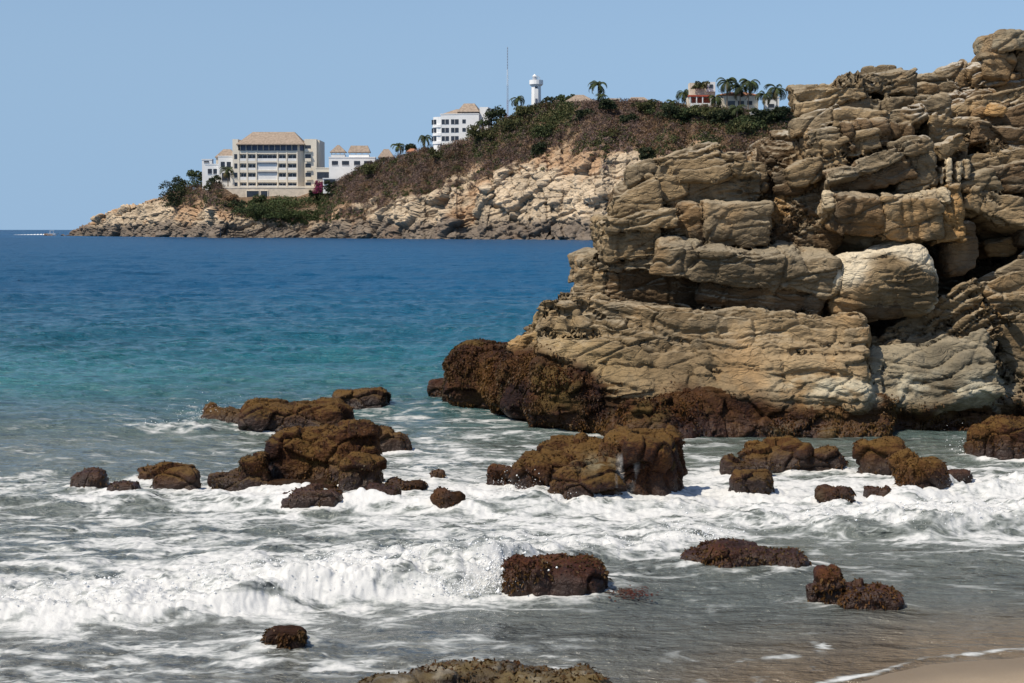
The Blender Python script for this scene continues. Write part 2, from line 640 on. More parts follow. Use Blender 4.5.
def beach_tint(P, n, rng=RNG):
    """seaweed colours: dark red brown to olive and ochre"""
    a = fbm(P[:, 0] * 1.6, P[:, 1] * 1.6, P[:, 2] * 1.6, 31, 5) * 1.3 + rng.normal(0, .22, n)
    c0, c1, c2 = np.array([.018, .007, .004]), np.array([.068, .024, .008]), np.array([.120, .056, .014])
    t = np.clip(a * .8 + .5, 0, 1)[:, None]
    return np.where(t < .5, c0 + (c1 - c0) * t * 2, c1 + (c2 - c1) * (t * 2 - 1))


# ------------------------------------------------------------------ the big layered rock outcrop
GREY, TAN, BROWN, OCHRE, CREAM, PALE, WEED = range(7)
ALB = np.array([[.180, .138, .086], [.222, .160, .090], [.120, .080, .045], [.290, .175, .075], [.500, .400, .260], [.265, .222, .150], [.070, .034, .013]])


def blk(px, py, w, h, Y, th, tilt=0, lean=0, r=.4, mat=GREY, beds=.22, bamp=.05, joints=.9, jamp=.03, yaw=0, smooth=0, grow=1.14):
    s = Y / F
    hs = np.array([w * s / 2 * grow, th / 2, h * s / 2 * grow])
    M = np.array(Matrix.Rotation(R(yaw), 3, 'Z') @ Matrix.Rotation(-R(tilt), 3, 'Y') @ Matrix.Rotation(-R(lean), 3, 'X'))
    c = at(px, py, Y) + M @ np.array([0, th / 2, 0])       # the given point is the middle of the front face
    return dict(c=c, hs=hs, tilt=R(tilt), lean=R(lean), yaw=R(yaw), r=r, mat=mat, beds=beds, bamp=bamp, joints=joints, jamp=jamp, smooth=smooth)


D0 = float(ground_Y(437))            # water's edge in front of the outcrop, about 31 m away
CL = [
    # cores that hold the pile together
    blk(690, 310, 130, 230, D0 + 3.6, 5, r=.3, mat=BROWN),
    blk(900, 300, 240, 300, D0 + 4.6, 6, r=.2, mat=BROWN),
    blk(912, 140, 150, 90, D0 + 5.0, 2.4, r=.3, mat=BROWN),
    blk(1010, 150, 120, 90, D0 + 6.6, 4, r=.3, mat=BROWN),
    blk(1145, 260, 170, 350, D0 + 5.2, 5, r=.3, mat=TAN, bamp=.1),
    blk(770, 400, 440, 110, D0 + 2.4, 6, r=.3, mat=BROWN),
    # lower ledges, sloping back
    blk(712, 352, 300, 92, D0 + 1.0, 4.5, tilt=-1, lean=28, r=.35, mat=TAN, beds=.30, bamp=.10, joints=1.3, jamp=.04),
    blk(640, 335, 170, 60, D0 + 1.7, 4, tilt=-9, lean=24, r=.4, mat=TAN, beds=.26, bamp=.09, jamp=.05),
    blk(592, 338, 72, 80, D0 + 2.0, 3.2, tilt=-20, lean=18, r=.5, mat=TAN, beds=.2, bamp=.06),
    blk(604, 294, 52, 48, D0 + 2.6, 2.6, tilt=-12, lean=10, r=.45, mat=TAN, beds=.16, bamp=.07),
    blk(602, 268, 34, 28, D0 + 3.1, 2.6, tilt=4, r=.5, mat=GREY, beds=.14, bamp=.05),
    blk(556, 352, 60, 50, D0 + 2.4, 3, tilt=35, lean=12, r=.5, mat=OCHRE, beds=.2, bamp=.06),
    blk(800, 345, 170, 34, D0 + 1.5, 3, tilt=-4, lean=18, r=.4, mat=TAN, beds=.22, bamp=.07),
    blk(760, 325, 150, 26, D0 + 1.7, 3, tilt=-3, lean=8, r=.5, mat=GREY, beds=.18, bamp=.07),
    blk(715, 385, 150, 34, D0 + .7, 3, tilt=4, lean=20, r=.5, mat=TAN, beds=.22, bamp=.06),
    blk(820, 378, 120, 50, D0 + .9, 3, tilt=-2, lean=30, r=.45, mat=PALE, beds=.3, bamp=.05),
    blk(888, 372, 186, 66, D0 + 1.1, 3.5, tilt=8, lean=30, r=.35, mat=PALE, beds=.24, bamp=.07),
    blk(985, 385, 90, 50, D0 + 1.8, 3.5, tilt=10, lean=24, r=.4, mat=PALE, beds=.24, bamp=.06),
    blk(905, 345, 95, 42, D0 + 1.6, 3, tilt=20, lean=20, r=.3, mat=TAN, beds=.15, bamp=.09, jamp=.05),
    blk(948, 332, 85, 62, D0 + 1.8, 3, tilt=27, lean=14, r=.25, mat=TAN, beds=.16, bamp=.11, joints=.6, jamp=.07),
    blk(965, 360, 70, 40, D0 + 1.6, 3, tilt=24, lean=16, r=.3, mat=GREY, beds=.16, bamp=.08, jamp=.05),
    blk(1022, 335, 52, 120, D0 + 2.0, 3.5, tilt=18, lean=12, r=.35, mat=TAN, beds=.4, bamp=.08, joints=.5, jamp=.05),
    blk(1015, 285, 70, 46, D0 + 2.6, 3.5, tilt=30, lean=16, r=.4, mat=GREY, beds=.25, bamp=.06),
    # middle wall
    blk(748, 268, 160, 34, D0 + 1.6, 3.4, tilt=-6, lean=-8, r=.6, mat=GREY, beds=.3, bamp=.04),
    blk(772, 292, 108, 54, D0 + 1.9, 3.4, tilt=-14, lean=4, r=.5, mat=BROWN, beds=.3, bamp=.05),
    blk(664, 262, 100, 26, D0 + 2.3, 3.4, tilt=-3, lean=2, r=.5, mat=GREY, beds=.16, bamp=.06),
    blk(662, 288, 104, 44, D0 + 2.5, 3, r=.3, mat=BROWN, beds=.3, bamp=.04),
    blk(632, 238, 54, 40, D0 + 2.5, 3, tilt=8, r=.5, mat=TAN, beds=.16, bamp=.07),
    blk(640, 222, 66, 18, D0 + 2.3, 3, tilt=6, lean=10, r=.6, mat=TAN, beds=.14, bamp=.05),
    blk(684, 232, 72, 46, D0 + 2.5, 3, tilt=3, r=.35, mat=BROWN, beds=.25, bamp=.05, joints=.7, jamp=.06),
    blk(742, 224, 64, 42, D0 + 2.3, 3, tilt=2, r=.55, mat=GREY, beds=.4, bamp=.03),
    blk(745, 248, 70, 28, D0 + 2.6, 3, tilt=0, r=.4, mat=BROWN, beds=.3, bamp=.04),
    # upper left cap
    blk(728, 190, 72, 36, D0 + 2.9, 3.4, tilt=4, r=.35, mat=GREY, beds=.14, bamp=.05),
    blk(726, 174, 64, 14, D0 + 2.7, 3.2, tilt=8, r=.5, mat=TAN, beds=.14, bamp=.03),
    blk(692, 163, 66, 34, D0 + 3.0, 3.0, tilt=17, lean=16, r=.55, mat=TAN, beds=.18, bamp=.06),
    blk(690, 148, 56, 14, D0 + 3.4, 2.6, tilt=20, lean=8, r=.5, mat=GREY, beds=.14, bamp=.04),
    blk(650, 180, 40, 36, D0 + 3.0, 2.8, tilt=20, lean=14, r=.6, mat=GREY, beds=.2, bamp=.04),
    blk(640, 204, 46, 30, D0 + 2.7, 2.8, tilt=14, lean=14, r=.55, mat=TAN, beds=.18, bamp=.06),
    blk(672, 196, 42, 30, D0 + 2.8, 2.8, tilt=-10, r=.5, mat=TAN, beds=.3, bamp=.03),
    blk(736, 162, 24, 24, D0 + 3.2, 2.4, tilt=0, r=.5, mat=TAN, bamp=.03),
    blk(755, 178, 26, 32, D0 + 3.3, 2.4, tilt=-14, r=.5, mat=TAN, bamp=.03),
    # rubbly gully
    blk(795, 215, 56, 90, D0 + 3.2, 2.6, tilt=-42, r=.4, mat=OCHRE, beds=.15, bamp=.09, joints=.5, jamp=.07),
    blk(775, 190, 40, 60, D0 + 3.6, 2.4, tilt=-38, r=.4, mat=BROWN, beds=.13, bamp=.08, jamp=.06),
    blk(812, 238, 54, 60, D0 + 2.9, 2.4, tilt=-30, r=.4, mat=BROWN, beds=.15, bamp=.08, joints=.5, jamp=.06),
    blk(800, 180, 40, 26, D0 + 3.2, 2.4, tilt=12, r=.6, mat=BROWN, beds=.16, bamp=.06),
    blk(818, 198, 44, 22, D0 + 3.0, 2.4, tilt=14, r=.6, mat=GREY, beds=.14, bamp=.06),
    blk(830, 290, 42, 60, D0 + 2.5, 2.6, tilt=-4, r=.4, mat=OCHRE, beds=.2, bamp=.06, joints=.5, jamp=.06),
    # upper right pile
    blk(812, 98, 66, 24, D0 + 3.6, 3.4, tilt=13, lean=-6, r=.65, mat=TAN, beds=.16, bamp=.05),
    blk(848, 83, 64, 22, D0 + 3.9, 3.0, tilt=6, r=.7, mat=GREY, beds=.2, bamp=.04),
    blk(892, 80, 44, 26, D0 + 3.9, 3.0, tilt=2, r=.7, mat=GREY, beds=.3, bamp=.03),
    blk(862, 102, 52, 24, D0 + 3.8, 3.0, tilt=2, r=.45, mat=GREY, beds=.3, bamp=.03),
    blk(905, 101, 50, 16, D0 + 3.7, 3.0, tilt=6, r=.6, mat=GREY, beds=.2, bamp=.04),
    blk(800, 122, 40, 18, D0 + 3.4, 3.0, tilt=14, r=.65, mat=GREY, beds=.16, bamp=.04),
    blk(812, 136, 44, 14, D0 + 3.2, 3.0, tilt=16, r=.65, mat=GREY, beds=.16, bamp=.03),
    blk(840, 122, 50, 26, D0 + 3.1, 3.2, tilt=6, r=.65, mat=TAN, beds=.25, bamp=.04),
    blk(885, 117, 80, 16, D0 + 3.2, 3.2, tilt=10, lean=8, r=.55, mat=GREY, beds=.16, bamp=.06, jamp=.04),
    blk(930, 107, 50, 22, D0 + 3.7, 3.2, tilt=14, r=.6, mat=GREY, beds=.16, bamp=.05),
    blk(826, 147, 72, 18, D0 + 2.8, 3.2, tilt=15, r=.5, mat=TAN, beds=.2, bamp=.05),
    blk(868, 136, 44, 28, D0 + 2.8, 3.2, tilt=12, lean=-6, r=.35, mat=BROWN, beds=.2, bamp=.06, joints=.5, jamp=.05),
    blk(905, 131, 46, 30, D0 + 3.0, 3.2, tilt=14, r=.35, mat=BROWN, beds=.2, bamp=.06, joints=.4, jamp=.05),
    blk(820, 166, 60, 18, D0 + 2.6, 3.0, tilt=22, r=.5, mat=TAN, beds=.15, bamp=.05, jamp=.04),
    blk(870, 158, 90, 15, D0 + 2.3, 3.0, tilt=19, lean=18, r=.6, mat=GREY, beds=.2, bamp=.04),
    blk(876, 174, 78, 28, D0 + 2.4, 3.0, tilt=16, lean=-6, r=.45, mat=BROWN, beds=.22, bamp=.04),
    blk(922, 163, 40, 48, D0 + 2.5, 3.0, tilt=6, lean=-2, r=.55, mat=GREY, beds=.3, bamp=.03),
    blk(946, 150, 30, 20, D0 + 2.6, 3.0, tilt=12, r=.5, mat=TAN, bamp=.04),
] + [
    blk(932 + 6.5 * i, 177 - (i % 2) * 3, 7, 30 - (i % 3) * 5, D0 + 2.5 + .06 * (i % 2), 1.6, tilt=-4, r=.6, mat=CREAM, beds=.3, bamp=.01, jamp=0, grow=1.0) for i in range(6)
] + [
    # pale quartz ledge
    blk(858, 196, 56, 16, D0 + 2.0, 3.0, tilt=-5, lean=24, r=.45, mat=CREAM, beds=.3, bamp=.02, joints=.35, jamp=.05),
    blk(915, 194, 62, 16, D0 + 2.0, 3.0, tilt=3, lean=24, r=.45, mat=CREAM, beds=.3, bamp=.02, joints=.35, jamp=.05),
    blk(860, 216, 58, 36, D0 + 1.95, 3.0, tilt=-2, lean=-12, r=.3, mat=BROWN, beds=.4, bamp=.03, joints=.6, jamp=.05),
    blk(914, 217, 54, 42, D0 + 1.95, 3.0, tilt=-2, lean=-8, r=.35, mat=TAN, beds=.4, bamp=.03, joints=.5, jamp=.05),
    blk(956, 214, 28, 54, D0 + 2.1, 2.8, tilt=2, r=.4, mat=OCHRE, beds=.4, bamp=.03, joints=.25, jamp=.06),
    blk(958, 250, 24, 40, D0 + 2.6, 2.4, tilt=4, r=.4, mat=BROWN, beds=.3, bamp=.03),
    # right-hand pile above the cave
    blk(995, 100, 120, 22, D0 + 4.2, 3.6, tilt=9, lean=10, r=.6, mat=TAN, beds=.2, bamp=.06),
    blk(1000, 120, 100, 24, D0 + 4.0, 3.4, tilt=3, r=.55, mat=BROWN, beds=.2, bamp=.06),
    blk(950, 128, 44, 34, D0 + 3.4, 3.2, tilt=-8, r=.4, mat=TAN, beds=.2, bamp=.05),
    blk(1000, 140, 64, 24, D0 + 3.4, 3.2, tilt=-10, r=.6, mat=BROWN, beds=.2, bamp=.05),
    blk(968, 158, 26, 26, D0 + 3.0, 2.8, tilt=-12, r=.6, mat=BROWN, bamp=.03),
    blk(1022, 160, 52, 22, D0 + 3.2, 3.2, tilt=-12, r=.6, mat=TAN, beds=.2, bamp=.05),
    blk(985, 172, 44, 30, D0 + 2.9, 3.0, tilt=-6, r=.55, mat=TAN, beds=.16, bamp=.05),
    blk(1020, 180, 50, 26, D0 + 2.9, 3.0, tilt=10, r=.6, mat=BROWN, beds=.2, bamp=.05),
    blk(990, 192, 36, 24, D0 + 2.6, 3.0, tilt=30, r=.4, mat=TAN, bamp=.04),
    blk(983, 207, 44, 26, D0 + 2.5, 3.0, tilt=-18, r=.45, mat=TAN, beds=.2, bamp=.04),
    blk(1016, 208, 46, 24, D0 + 2.4, 3.0, tilt=-12, lean=10, r=.45, mat=TAN, beds=.2, bamp=.04),
    blk(1040, 230, 40, 40, D0 + 3.2, 3.0, tilt=-12, r=.45, mat=BROWN, beds=.2, bamp=.04),
    blk(1000, 252, 26, 14, D0 + 3.6, 1.6, tilt=14, r=.6, mat=OCHRE, bamp=.03),
    # top crag
    blk(925, 93, 40, 22, D0 + 5.4, 3, tilt=6, r=.65, mat=GREY, bamp=.03),
    blk(955, 84, 46, 34, D0 + 5.4, 3, tilt=10, r=.65, mat=GREY, bamp=.04),
    blk(978, 76, 34, 24, D0 + 5.2, 3, tilt=12, r=.6, mat=GREY, bamp=.03),
    blk(985, 92, 70, 30, D0 + 5.8, 3, r=.4, mat=BROWN, bamp=.03),
    blk(1028, 76, 30, 42, D0 + 5.8, 3, r=.5, mat=GREY, bamp=.03, jamp=.03),
    # weedy toe at the waterline
    blk(486, 382, 74, 56, float(ground_Y(412)), 3.0, tilt=-4, r=.7, mat=WEED, bamp=.02, jamp=0, smooth=.25),
    blk(540, 392, 90, 56, float(ground_Y(424)), 3.0, tilt=-6, r=.7, mat=WEED, bamp=.02, jamp=0, smooth=.25),
    blk(600, 405, 110, 56, float(ground_Y(433)), 3.0, tilt=-6, r=.6, mat=WEED, bamp=.02, jamp=0, smooth=.25),
    blk(690, 417, 160, 54, float(ground_Y(439)) + .42, 3.0, tilt=2, lean=34, r=.5, mat=WEED, beds=.2, bamp=.05, jamp=0, smooth=.35),
    blk(800, 415, 170, 52, float(ground_Y(437)) + .45, 3.0, tilt=0, lean=36, r=.5, mat=WEED, beds=.2, bamp=.05, jamp=0, smooth=.35),
    blk(900, 412, 160, 50, float(ground_Y(432)) + .45, 3.0, tilt=3, lean=36, r=.5, mat=WEED, beds=.2, bamp=.05, jamp=0, smooth=.35),
    blk(990, 404, 140, 50, float(ground_Y(424)) + .45, 3.5, tilt=5, lean=30, r=.5, mat=WEED, beds=.2, bamp=.05, jamp=0, smooth=.35),
    blk(1110, 395, 160, 50, float(ground_Y(418)), 4.0, tilt=3, lean=16, r=.5, mat=WEED, bamp=.05, jamp=0, smooth=.3),
]
CL += [blk(1075, 120, 70, 50, D0 + 4.6, 3, tilt=8, r=.5, mat=TAN, beds=.25, bamp=.06), blk(1080, 175, 90, 60, D0 + 3.8, 3.4, tilt=-6, r=.45, mat=BROWN, beds=.25, bamp=.06),
       blk(1085, 240, 80, 70, D0 + 3.2, 3.4, tilt=12, r=.45, mat=GREY, beds=.3, bamp=.06), blk(1095, 310, 90, 80, D0 + 2.6, 3.4, tilt=18, lean=10, r=.4, mat=TAN, beds=.25, bamp=.07),
       blk(1100, 365, 100, 60, D0 + 2.2, 3.6, tilt=10, lean=18, r=.4, mat=PALE, beds=.25, bamp=.07)]
# small loose stones wedged in the crevices
_r = np.random.default_rng(5)
for b in CL[6:]:
    _px, _py = to_px(*b['c'])
    if _px < 865 and _py < 170 and b['hs'][1] > 1.0:       # the far ends of the top blocks: not too deep
        b['c'][1] -= b['hs'][1] * .40; b['hs'][1] *= .60
    if _px < 838 and _py < 156 and _px > 770: b['c'][0] += 22 / F * b['c'][1]
for b in CL[6:]:
    b['c'][1] += _r.normal(0, .10); b['yaw'] = b['yaw'] + R(_r.normal(0, 6))
    if b['mat'] != WEED: b['bamp'] *= (1.5 if to_px(*b['c'])[1] > 318 else 1.1); b['jamp'] *= 1.3; b['beds'] *= 1.2; b['rf'] = .55
for _ in range(34):
    x, y = _r.uniform(600, 1020), _r.uniform(80, 350)
    if (y < 195 and x < 790) or 762 < x < 792: continue
    if y < 110 and x < 980: continue
    if 600 < x < 730 and 255 < y < 320: continue
    if 925 < x < 1030 and 215 < y < 300: continue
    w = _r.uniform(8, 26)
    CL.append(blk(x, y, w, w * _r.uniform(.4, .8), D0 + 2.9 + (250 - y) / 250 * 1.3 - (.9 if y > 260 else 0), _r.uniform(.4, 1.0), tilt=_r.normal(8, 18), r=.6,
                  mat=int(_r.choice([GREY, TAN, BROWN, OCHRE])), bamp=.02, jamp=0))


def finish_rock(V, Q, own, org, h, blocks, weed_fn, fine=1.0, crack=.07, cell=(.55, .6, 1.3), seed=3, fscale=1.0):
    """fine relief on a meshed solid, and its albedo"""
    V, Q = subdivide(V, Q)
    N = vnormals(V, Q)
    ii = np.clip(((V - org) / h).round().astype(int), 0, np.array(own.shape) - 1)
    mat = np.array([b['mat'] for b in blocks])[np.minimum(own[ii[:, 0], ii[:, 1], ii[:, 2]], len(blocks) - 1)]
    x, y, z = (V[:, k_].astype(np.float32) for k_ in range(3))
    wx = fbm(x * 1.1, y * 1.1, z * 1.1, 11, 3) * .35; wz = fbm(x * 1.1, y * 1.1, z * 1.1, 12, 3) * .22
    f1, f2, cid = worley((x + wx) * cell[0], (y + wx) * cell[1], (z + wz - .12 * x) * cell[2], seed)
    patch = sstep(-.05, .3, fbm(x * .55, y * .55, z * .55, 13, 2))
    ck = np.exp(-((f2 - f1) / .05) ** 2) * (.35 + .65 * patch)
    g1, g2, _ = worley((x + wx) * cell[0] * 2.7, y * cell[1] * 2.7, (z + wz - .12 * x) * cell[2] * 2.4, seed + 5)
    ck2 = np.exp(-((g2 - g1) / .06) ** 2) * patch
    weed = weed_fn(V, N)
    wx2 = fbm(x * 3, y * 3, z * 3, 14, 3)
    lam = bed((z + .10 * wx2 - .15 * x + .5 * wz) / .09, 3)
    mid = fbm(x * 2.4, y * 2.4, z * 4.2, 15, 4); fin = fbm(x * 11, y * 11, z * 16, 16, 3)
    rg = 1 - np.abs(fbm(x * 5, y * 5, z * 8, 17, 4)) * 2
    calm = 1 - weed
    fm = sstep(-.25, .35, fbm(x * .5 + 9, y * .5, z * .7, 29, 3))          # broken patches against smooth faces
    dip = (z + .7 * wz - .26 * x * sstep(1.6, 3.2, z) + .3 * wx) * (1 + .9 * sstep(3.0, 2.0, z) * (fscale > .99))
    fa, ea = facets((x + .6 * wx) * .62 * fscale, (y + .6 * wx) * .75 * fscale, dip * 1.35 * fscale, seed + 11)
    fb, eb = facets((x + .3 * wx) * 1.7 * fscale, y * 2.0 * fscale, dip * 3.6 * fscale, seed + 12)
    ang = .090 * fa * (.45 + .55 * fm) + .022 * fb * fm - .085 * np.exp(-(ea / .04) ** 2) * (.35 + .65 * fm) - .016 * np.exp(-(eb / .07) ** 2) * fm
    d = fine * (calm * (ang - crack * ck - .3 * crack * ck2 + .009 * lam * (.2 + patch) + .02 * (rg - .5)) + .020 * mid * (.3 + .7 * fm) + .008 * fin * (.3 + .7 * fm))
    fo_, fe_ = facets((x + wx) * 2.1, (y + wx) * 2.1, (z + wz) * 2.3, seed + 9)
    d += fine * weed * (.085 * fo_ - .035 * np.exp(-(fe_ / .08) ** 2) + .022 * fbm(x * 6, y * 6, z * 6, 18, 4) + .017 * np.abs(fbm(x * 15, y * 15, z * 15, 19, 3)) * 2)
    V = V + N * d[:, None]
    # albedo
    big = fbm(x * .8, y * .8, z * .8, 21, 3)[:, None]; sp = fbm(x * 3.2, y * 3.2, z * 5.5, 22, 4)[:, None]
    C = ALB[mat]
    C = C * (1 + .30 * big + .28 * sp) * (.92 + .16 * cid[:, None])
    stain = sstep(.10, .42, fbm(x * 1.3, y * 1.3, z * .7, 23, 4))[:, None]
    C = C * (1 - .5 * stain) + np.array([.27, .165, .075]) * .5 * stain * (1 + .5 * sp)
    blk_ = sstep(.0, .35, fbm(x * .6 + 4, y * .6, z * .9, 25, 4))[:, None] * calm[:, None]
    C = C * (1.12 - .42 * blk_)
    lich = sstep(.12, .40, fbm(x * 2.1, y * 2.1, z * 2.1, 24, 4))[:, None]
    C = C * (1 - .35 * lich) + np.array([.13, .115, .085]) * .35 * lich
    return V, Q, vnormals(V, Q), C, weed, mat


def cliff_weed(V, N):
    X, Y, Z = V.T
    n = fbm(X * .9, Y * .9, Z * .9, 26, 4)
    top = np.interp(X, [-2, -.6, .4, 1.4, 2.3, 3.2, 4.6, 6, 8, 12], [1.6, 1.6, 1.45, 1.1, .80, .74, .80, .52, .50, .55])
    return sstep(.24, -.20, Z - top - n * .6)


CORG = np.array([-2.6, D0 - 1.2, -.5]); CSIZE = (16.4, 10.8, 9.9); CH = .044
fld, own = solid(CL, CORG, CSIZE, CH, (.20, .05), (.85, 3.0), seed=2, groove=.12, gw=.030)
fld[:, :, 0] = np.maximum(fld[:, :, 0], .01); fld[-1] = np.maximum(fld[-1], .01); fld[:, -1] = np.maximum(fld[:, -1], .01)
V, Q = surface_nets(fld, CORG, CH)
V, Q, N, C, weed, mat = finish_rock(V, Q, own, CORG, CH, CL, cliff_weed)
_x, _y, _z = V.T
# barnacle and guano band just above the weed, ochre wash at the left toe
_b = .95 * np.exp(-((_z - .95 + .02 * (_x - 6)) / .26) ** 2) * sstep(4.6, 6.2, _x) * sstep(-.25, .15, fbm(_x * 2.6, _y * 2.6, _z * 3.2, 27, 5))
_g = np.exp(-((_z - np.interp(_x, [0, 2, 4], [2.0, 1.3, .95])) / .5) ** 2) * sstep(3.4, 1.2, _x) * sstep(-.3, .3, fbm(_x * 1.4, _y * 1.4, _z, 28, 3) + .05)
C = C * (1 - .75 * _b[:, None]) + np.array([.54, .49, .36]) * .75 * _b[:, None]
C = C * (1 - .5 * _g[:, None]) + np.array([.38, .27, .13]) * .5 * _g[:, None]
_lit_tops = sstep(.48, .90, N[:, 2] + .35 * fbm(_x * 2.3, _y * 2.3, _z * 2.3, 44, 4)) * sstep(1.2, 2.2, _z) * .55      # sunlit contrast painted into the ledge tops, along with pale lichen and dust
C = C * (1 - _lit_tops[:, None]) + np.array([.370, .315, .225]) * (1 + .3 * fbm(_x * 5, _y * 5, _z * 5, 45, 3))[:, None] * _lit_tops[:, None]
_gu = sstep(5.2, 6.5, _z) * sstep(.45, .8, N[:, 2]) * sstep(.05, .3, fbm(_x * 1.8, _y * 1.8, _z * 1.8, 42, 4)) * .6
C = C * (1 - _gu[:, None]) + np.array([.50, .47, .41]) * _gu[:, None]
_ol = (sstep(.05, .4, fbm(_x * 1.1, _y * 1.1, _z * 1.6, 43, 4)) * .6)[:, None]
wc = beach_tint(V, len(V), np.random.default_rng(1)) * .62
wc = wc * (1 - _ol) + np.array([.105, .068, .018]) * _ol
C = C * (1 - weed[:, None]) + wc * weed[:, None]
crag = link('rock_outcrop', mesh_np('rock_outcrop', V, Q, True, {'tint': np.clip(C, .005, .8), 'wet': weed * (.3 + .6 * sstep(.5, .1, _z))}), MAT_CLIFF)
tag(crag, 'massive layered tan rock outcrop rising from the sea, weed along its foot', 'rock outcrop')
front = weed * (N[:, 1] < .5) * (_z > .02) * sstep(-.2, .3, fbm(_x * 2, _y * 2, _z * 2, 36, 3) + .2 * N[:, 2])
TV, TQ, TC = tufts(V, N, front, 24000, .055, .016, np.random.default_rng(2), lambda P, n: beach_tint(P, n, np.random.default_rng(3)))
link('seaweed', mesh_np('seaweed', TV, TQ, False, {'tint': TC}), MAT_WEED, crag)['kind'] = 'stuff'


def biggest(V, Q):
    """mask of the vertices of the largest connected piece"""
    lab = np.arange(len(V))
    e = np.concatenate([Q[:, [0, 1]], Q[:, [1, 2]], Q[:, [2, 3]], Q[:, [3, 0]]])
    while True:
        m = np.minimum(lab[e[:, 0]], lab[e[:, 1]])
        new = lab.copy()
        np.minimum.at(new, e[:, 0], m); np.minimum.at(new, e[:, 1], m)
        new = new[new]; new = new[new]
        if (new == lab).all(): break
        lab = new
    return lab == np.bincount(lab).argmax()


def separate_rock(name, blocks, h, pad, weed_fn, label, cat, mat, seed=0, warp=(.10, .04), wf=(1.3, 4.0), fine=.7, cell=(1.2, 1.2, 2.2), crack=.05, tuft=0, post=None, group=None):
    """one rock as a thing of its own, meshed in place with its origin at its base"""
    lo = np.min([b['c'] - np.abs(b['hs']).max() for b in blocks], 0) - pad
    hi = np.max([b['c'] + np.abs(b['hs']).max() for b in blocks], 0) + pad
    f_, o_ = solid(blocks, lo, hi - lo, h, warp, wf, seed)
    for a in range(3):
        for e in (0, -1):
            sl = [slice(None)] * 3; sl[a] = e
            f_[tuple(sl)] = np.maximum(f_[tuple(sl)], .01)
    V, Q = surface_nets(f_, lo, h)
    keepv = biggest(V, Q); o_keep = np.cumsum(keepv) - 1; Q = o_keep[Q[keepv[Q[:, 0]]]]; V = V[keepv]
    V, Q, N, C, w, m_ = finish_rock(V, Q, o_, lo, h, blocks, weed_fn, fine, crack, cell, seed + 3)
    C = C * (1 - w[:, None]) + beach_tint(V, len(V), np.random.default_rng(seed)) * w[:, None]
    if post is not None: C = post(V, N, C)
    gl = w * .5
    if w.max() > 0:
        C = waterline(V, C) * .9
        gl = w * (.25 + .75 * sstep(.50, .12, V[:, 2] + .2 * fbm(V[:, 0] * 2.5, V[:, 1] * 2.5, V[:, 2], 37, 3)))
    org = np.array([V[:, 0].mean(), V[:, 1].mean(), max(V[:, 2].min(), 0.0)])
    o = link(name, mesh_np(name, V - org, Q, True, {'tint': np.clip(C, .005, .8), 'wet': gl}), mat)
    o.location = org.tolist()
    tag(o, label, cat, group)
    if tuft:
        mk = w * (V[:, 2] > .05) * sstep(-.15, .35, fbm(V[:, 0] * 2.2, V[:, 1] * 2.2, V[:, 2] * 2.2, 36, 3) + .25 * N[:, 2])
        if mk.sum() > 10:
            TV, TQ, TC = tufts(V, N, mk, tuft, .04, .011, np.random.default_rng(seed + 1), lambda P, n: beach_tint(P, n, np.random.default_rng(seed + 2)))
            link('seaweed', mesh_np('seaweed', TV - org, TQ, False, {'tint': TC}), MAT_WEED, o)['kind'] = 'stuff'
    return o


def dry(V, N):
    return np.zeros(len(V))


def quartz_paint(V, N, C):
    """pale quartz skin over the upper and outer shell of the banded boulder"""
    c = at(888, 292, D0 + 2)
    e = sstep(.35, .75, ((V[:, 0] - c[0]) / 1.25) ** 2 + ((V[:, 2] - c[2]) / 1.0) ** 2 + .4 * fbm(V[:, 0] * 2, V[:, 1] * 2, V[:, 2] * 3, 41, 3)) * sstep(-.35, .0, V[:, 2] - c[2] + .3 * (V[:, 0] - c[0]))
    s = (.85 * e)[:, None]
    return C * (1 - s) + np.array([.60, .52, .38]) * s


separate_rock('banded_boulder', [
    blk(886, 258, 78, 26, D0 + 1.45, 2.2, tilt=4, lean=26, r=.95, mat=CREAM, beds=.3, bamp=.02, joints=.28, jamp=.04, smooth=.10),
    blk(884, 282, 92, 54, D0 + 1.10, 2.2, tilt=8, r=.95, mat=TAN, beds=.26, bamp=.05, joints=.5, jamp=.03, smooth=.10),
    blk(916, 282, 42, 64, D0 + 1.25, 2.0, tilt=12, r=.95, mat=TAN, beds=.24, bamp=.04, smooth=.08),
    blk(880, 306, 66, 34, D0 + 1.35, 2.0, tilt=8, lean=-10, r=.95, mat=BROWN, beds=.3, bamp=.03, smooth=.08),
    blk(848, 296, 28, 52, D0 + 1.5, 1.8, tilt=0, r=.8, mat=OCHRE, beds=.24, bamp=.03)],
    .032, .5, dry, 'rounded boulder with pale quartz bands lodged over the dark hollow in the outcrop', 'boulder', MAT_CLIFF, 4, post=quartz_paint)
separate_rock('boulder', [
    blk(1022, 38, 50, 17, D0 + 5.2, 1.6, tilt=3, r=.75, mat=PALE, beds=.3, bamp=.02),
    blk(1006, 43, 24, 14, D0 + 5.1, 1.2, tilt=10, r=.75, mat=PALE, bamp=.02)],
    .036, .5, dry, 'whitish flat boulder perched topmost on the rock outcrop against the sky', 'boulder', MAT_CLIFF, 6)
separate_rock('boulder', [
    blk(1000, 66, 28, 26, D0 + 5.2, 1.2, tilt=2, lean=6, r=.5, mat=GREY, beds=.4, bamp=.03)],
    .036, .5, dry, 'squarish grey boulder right under the topmost whitish boulder of the outcrop', 'boulder', MAT_CLIFF, 8)

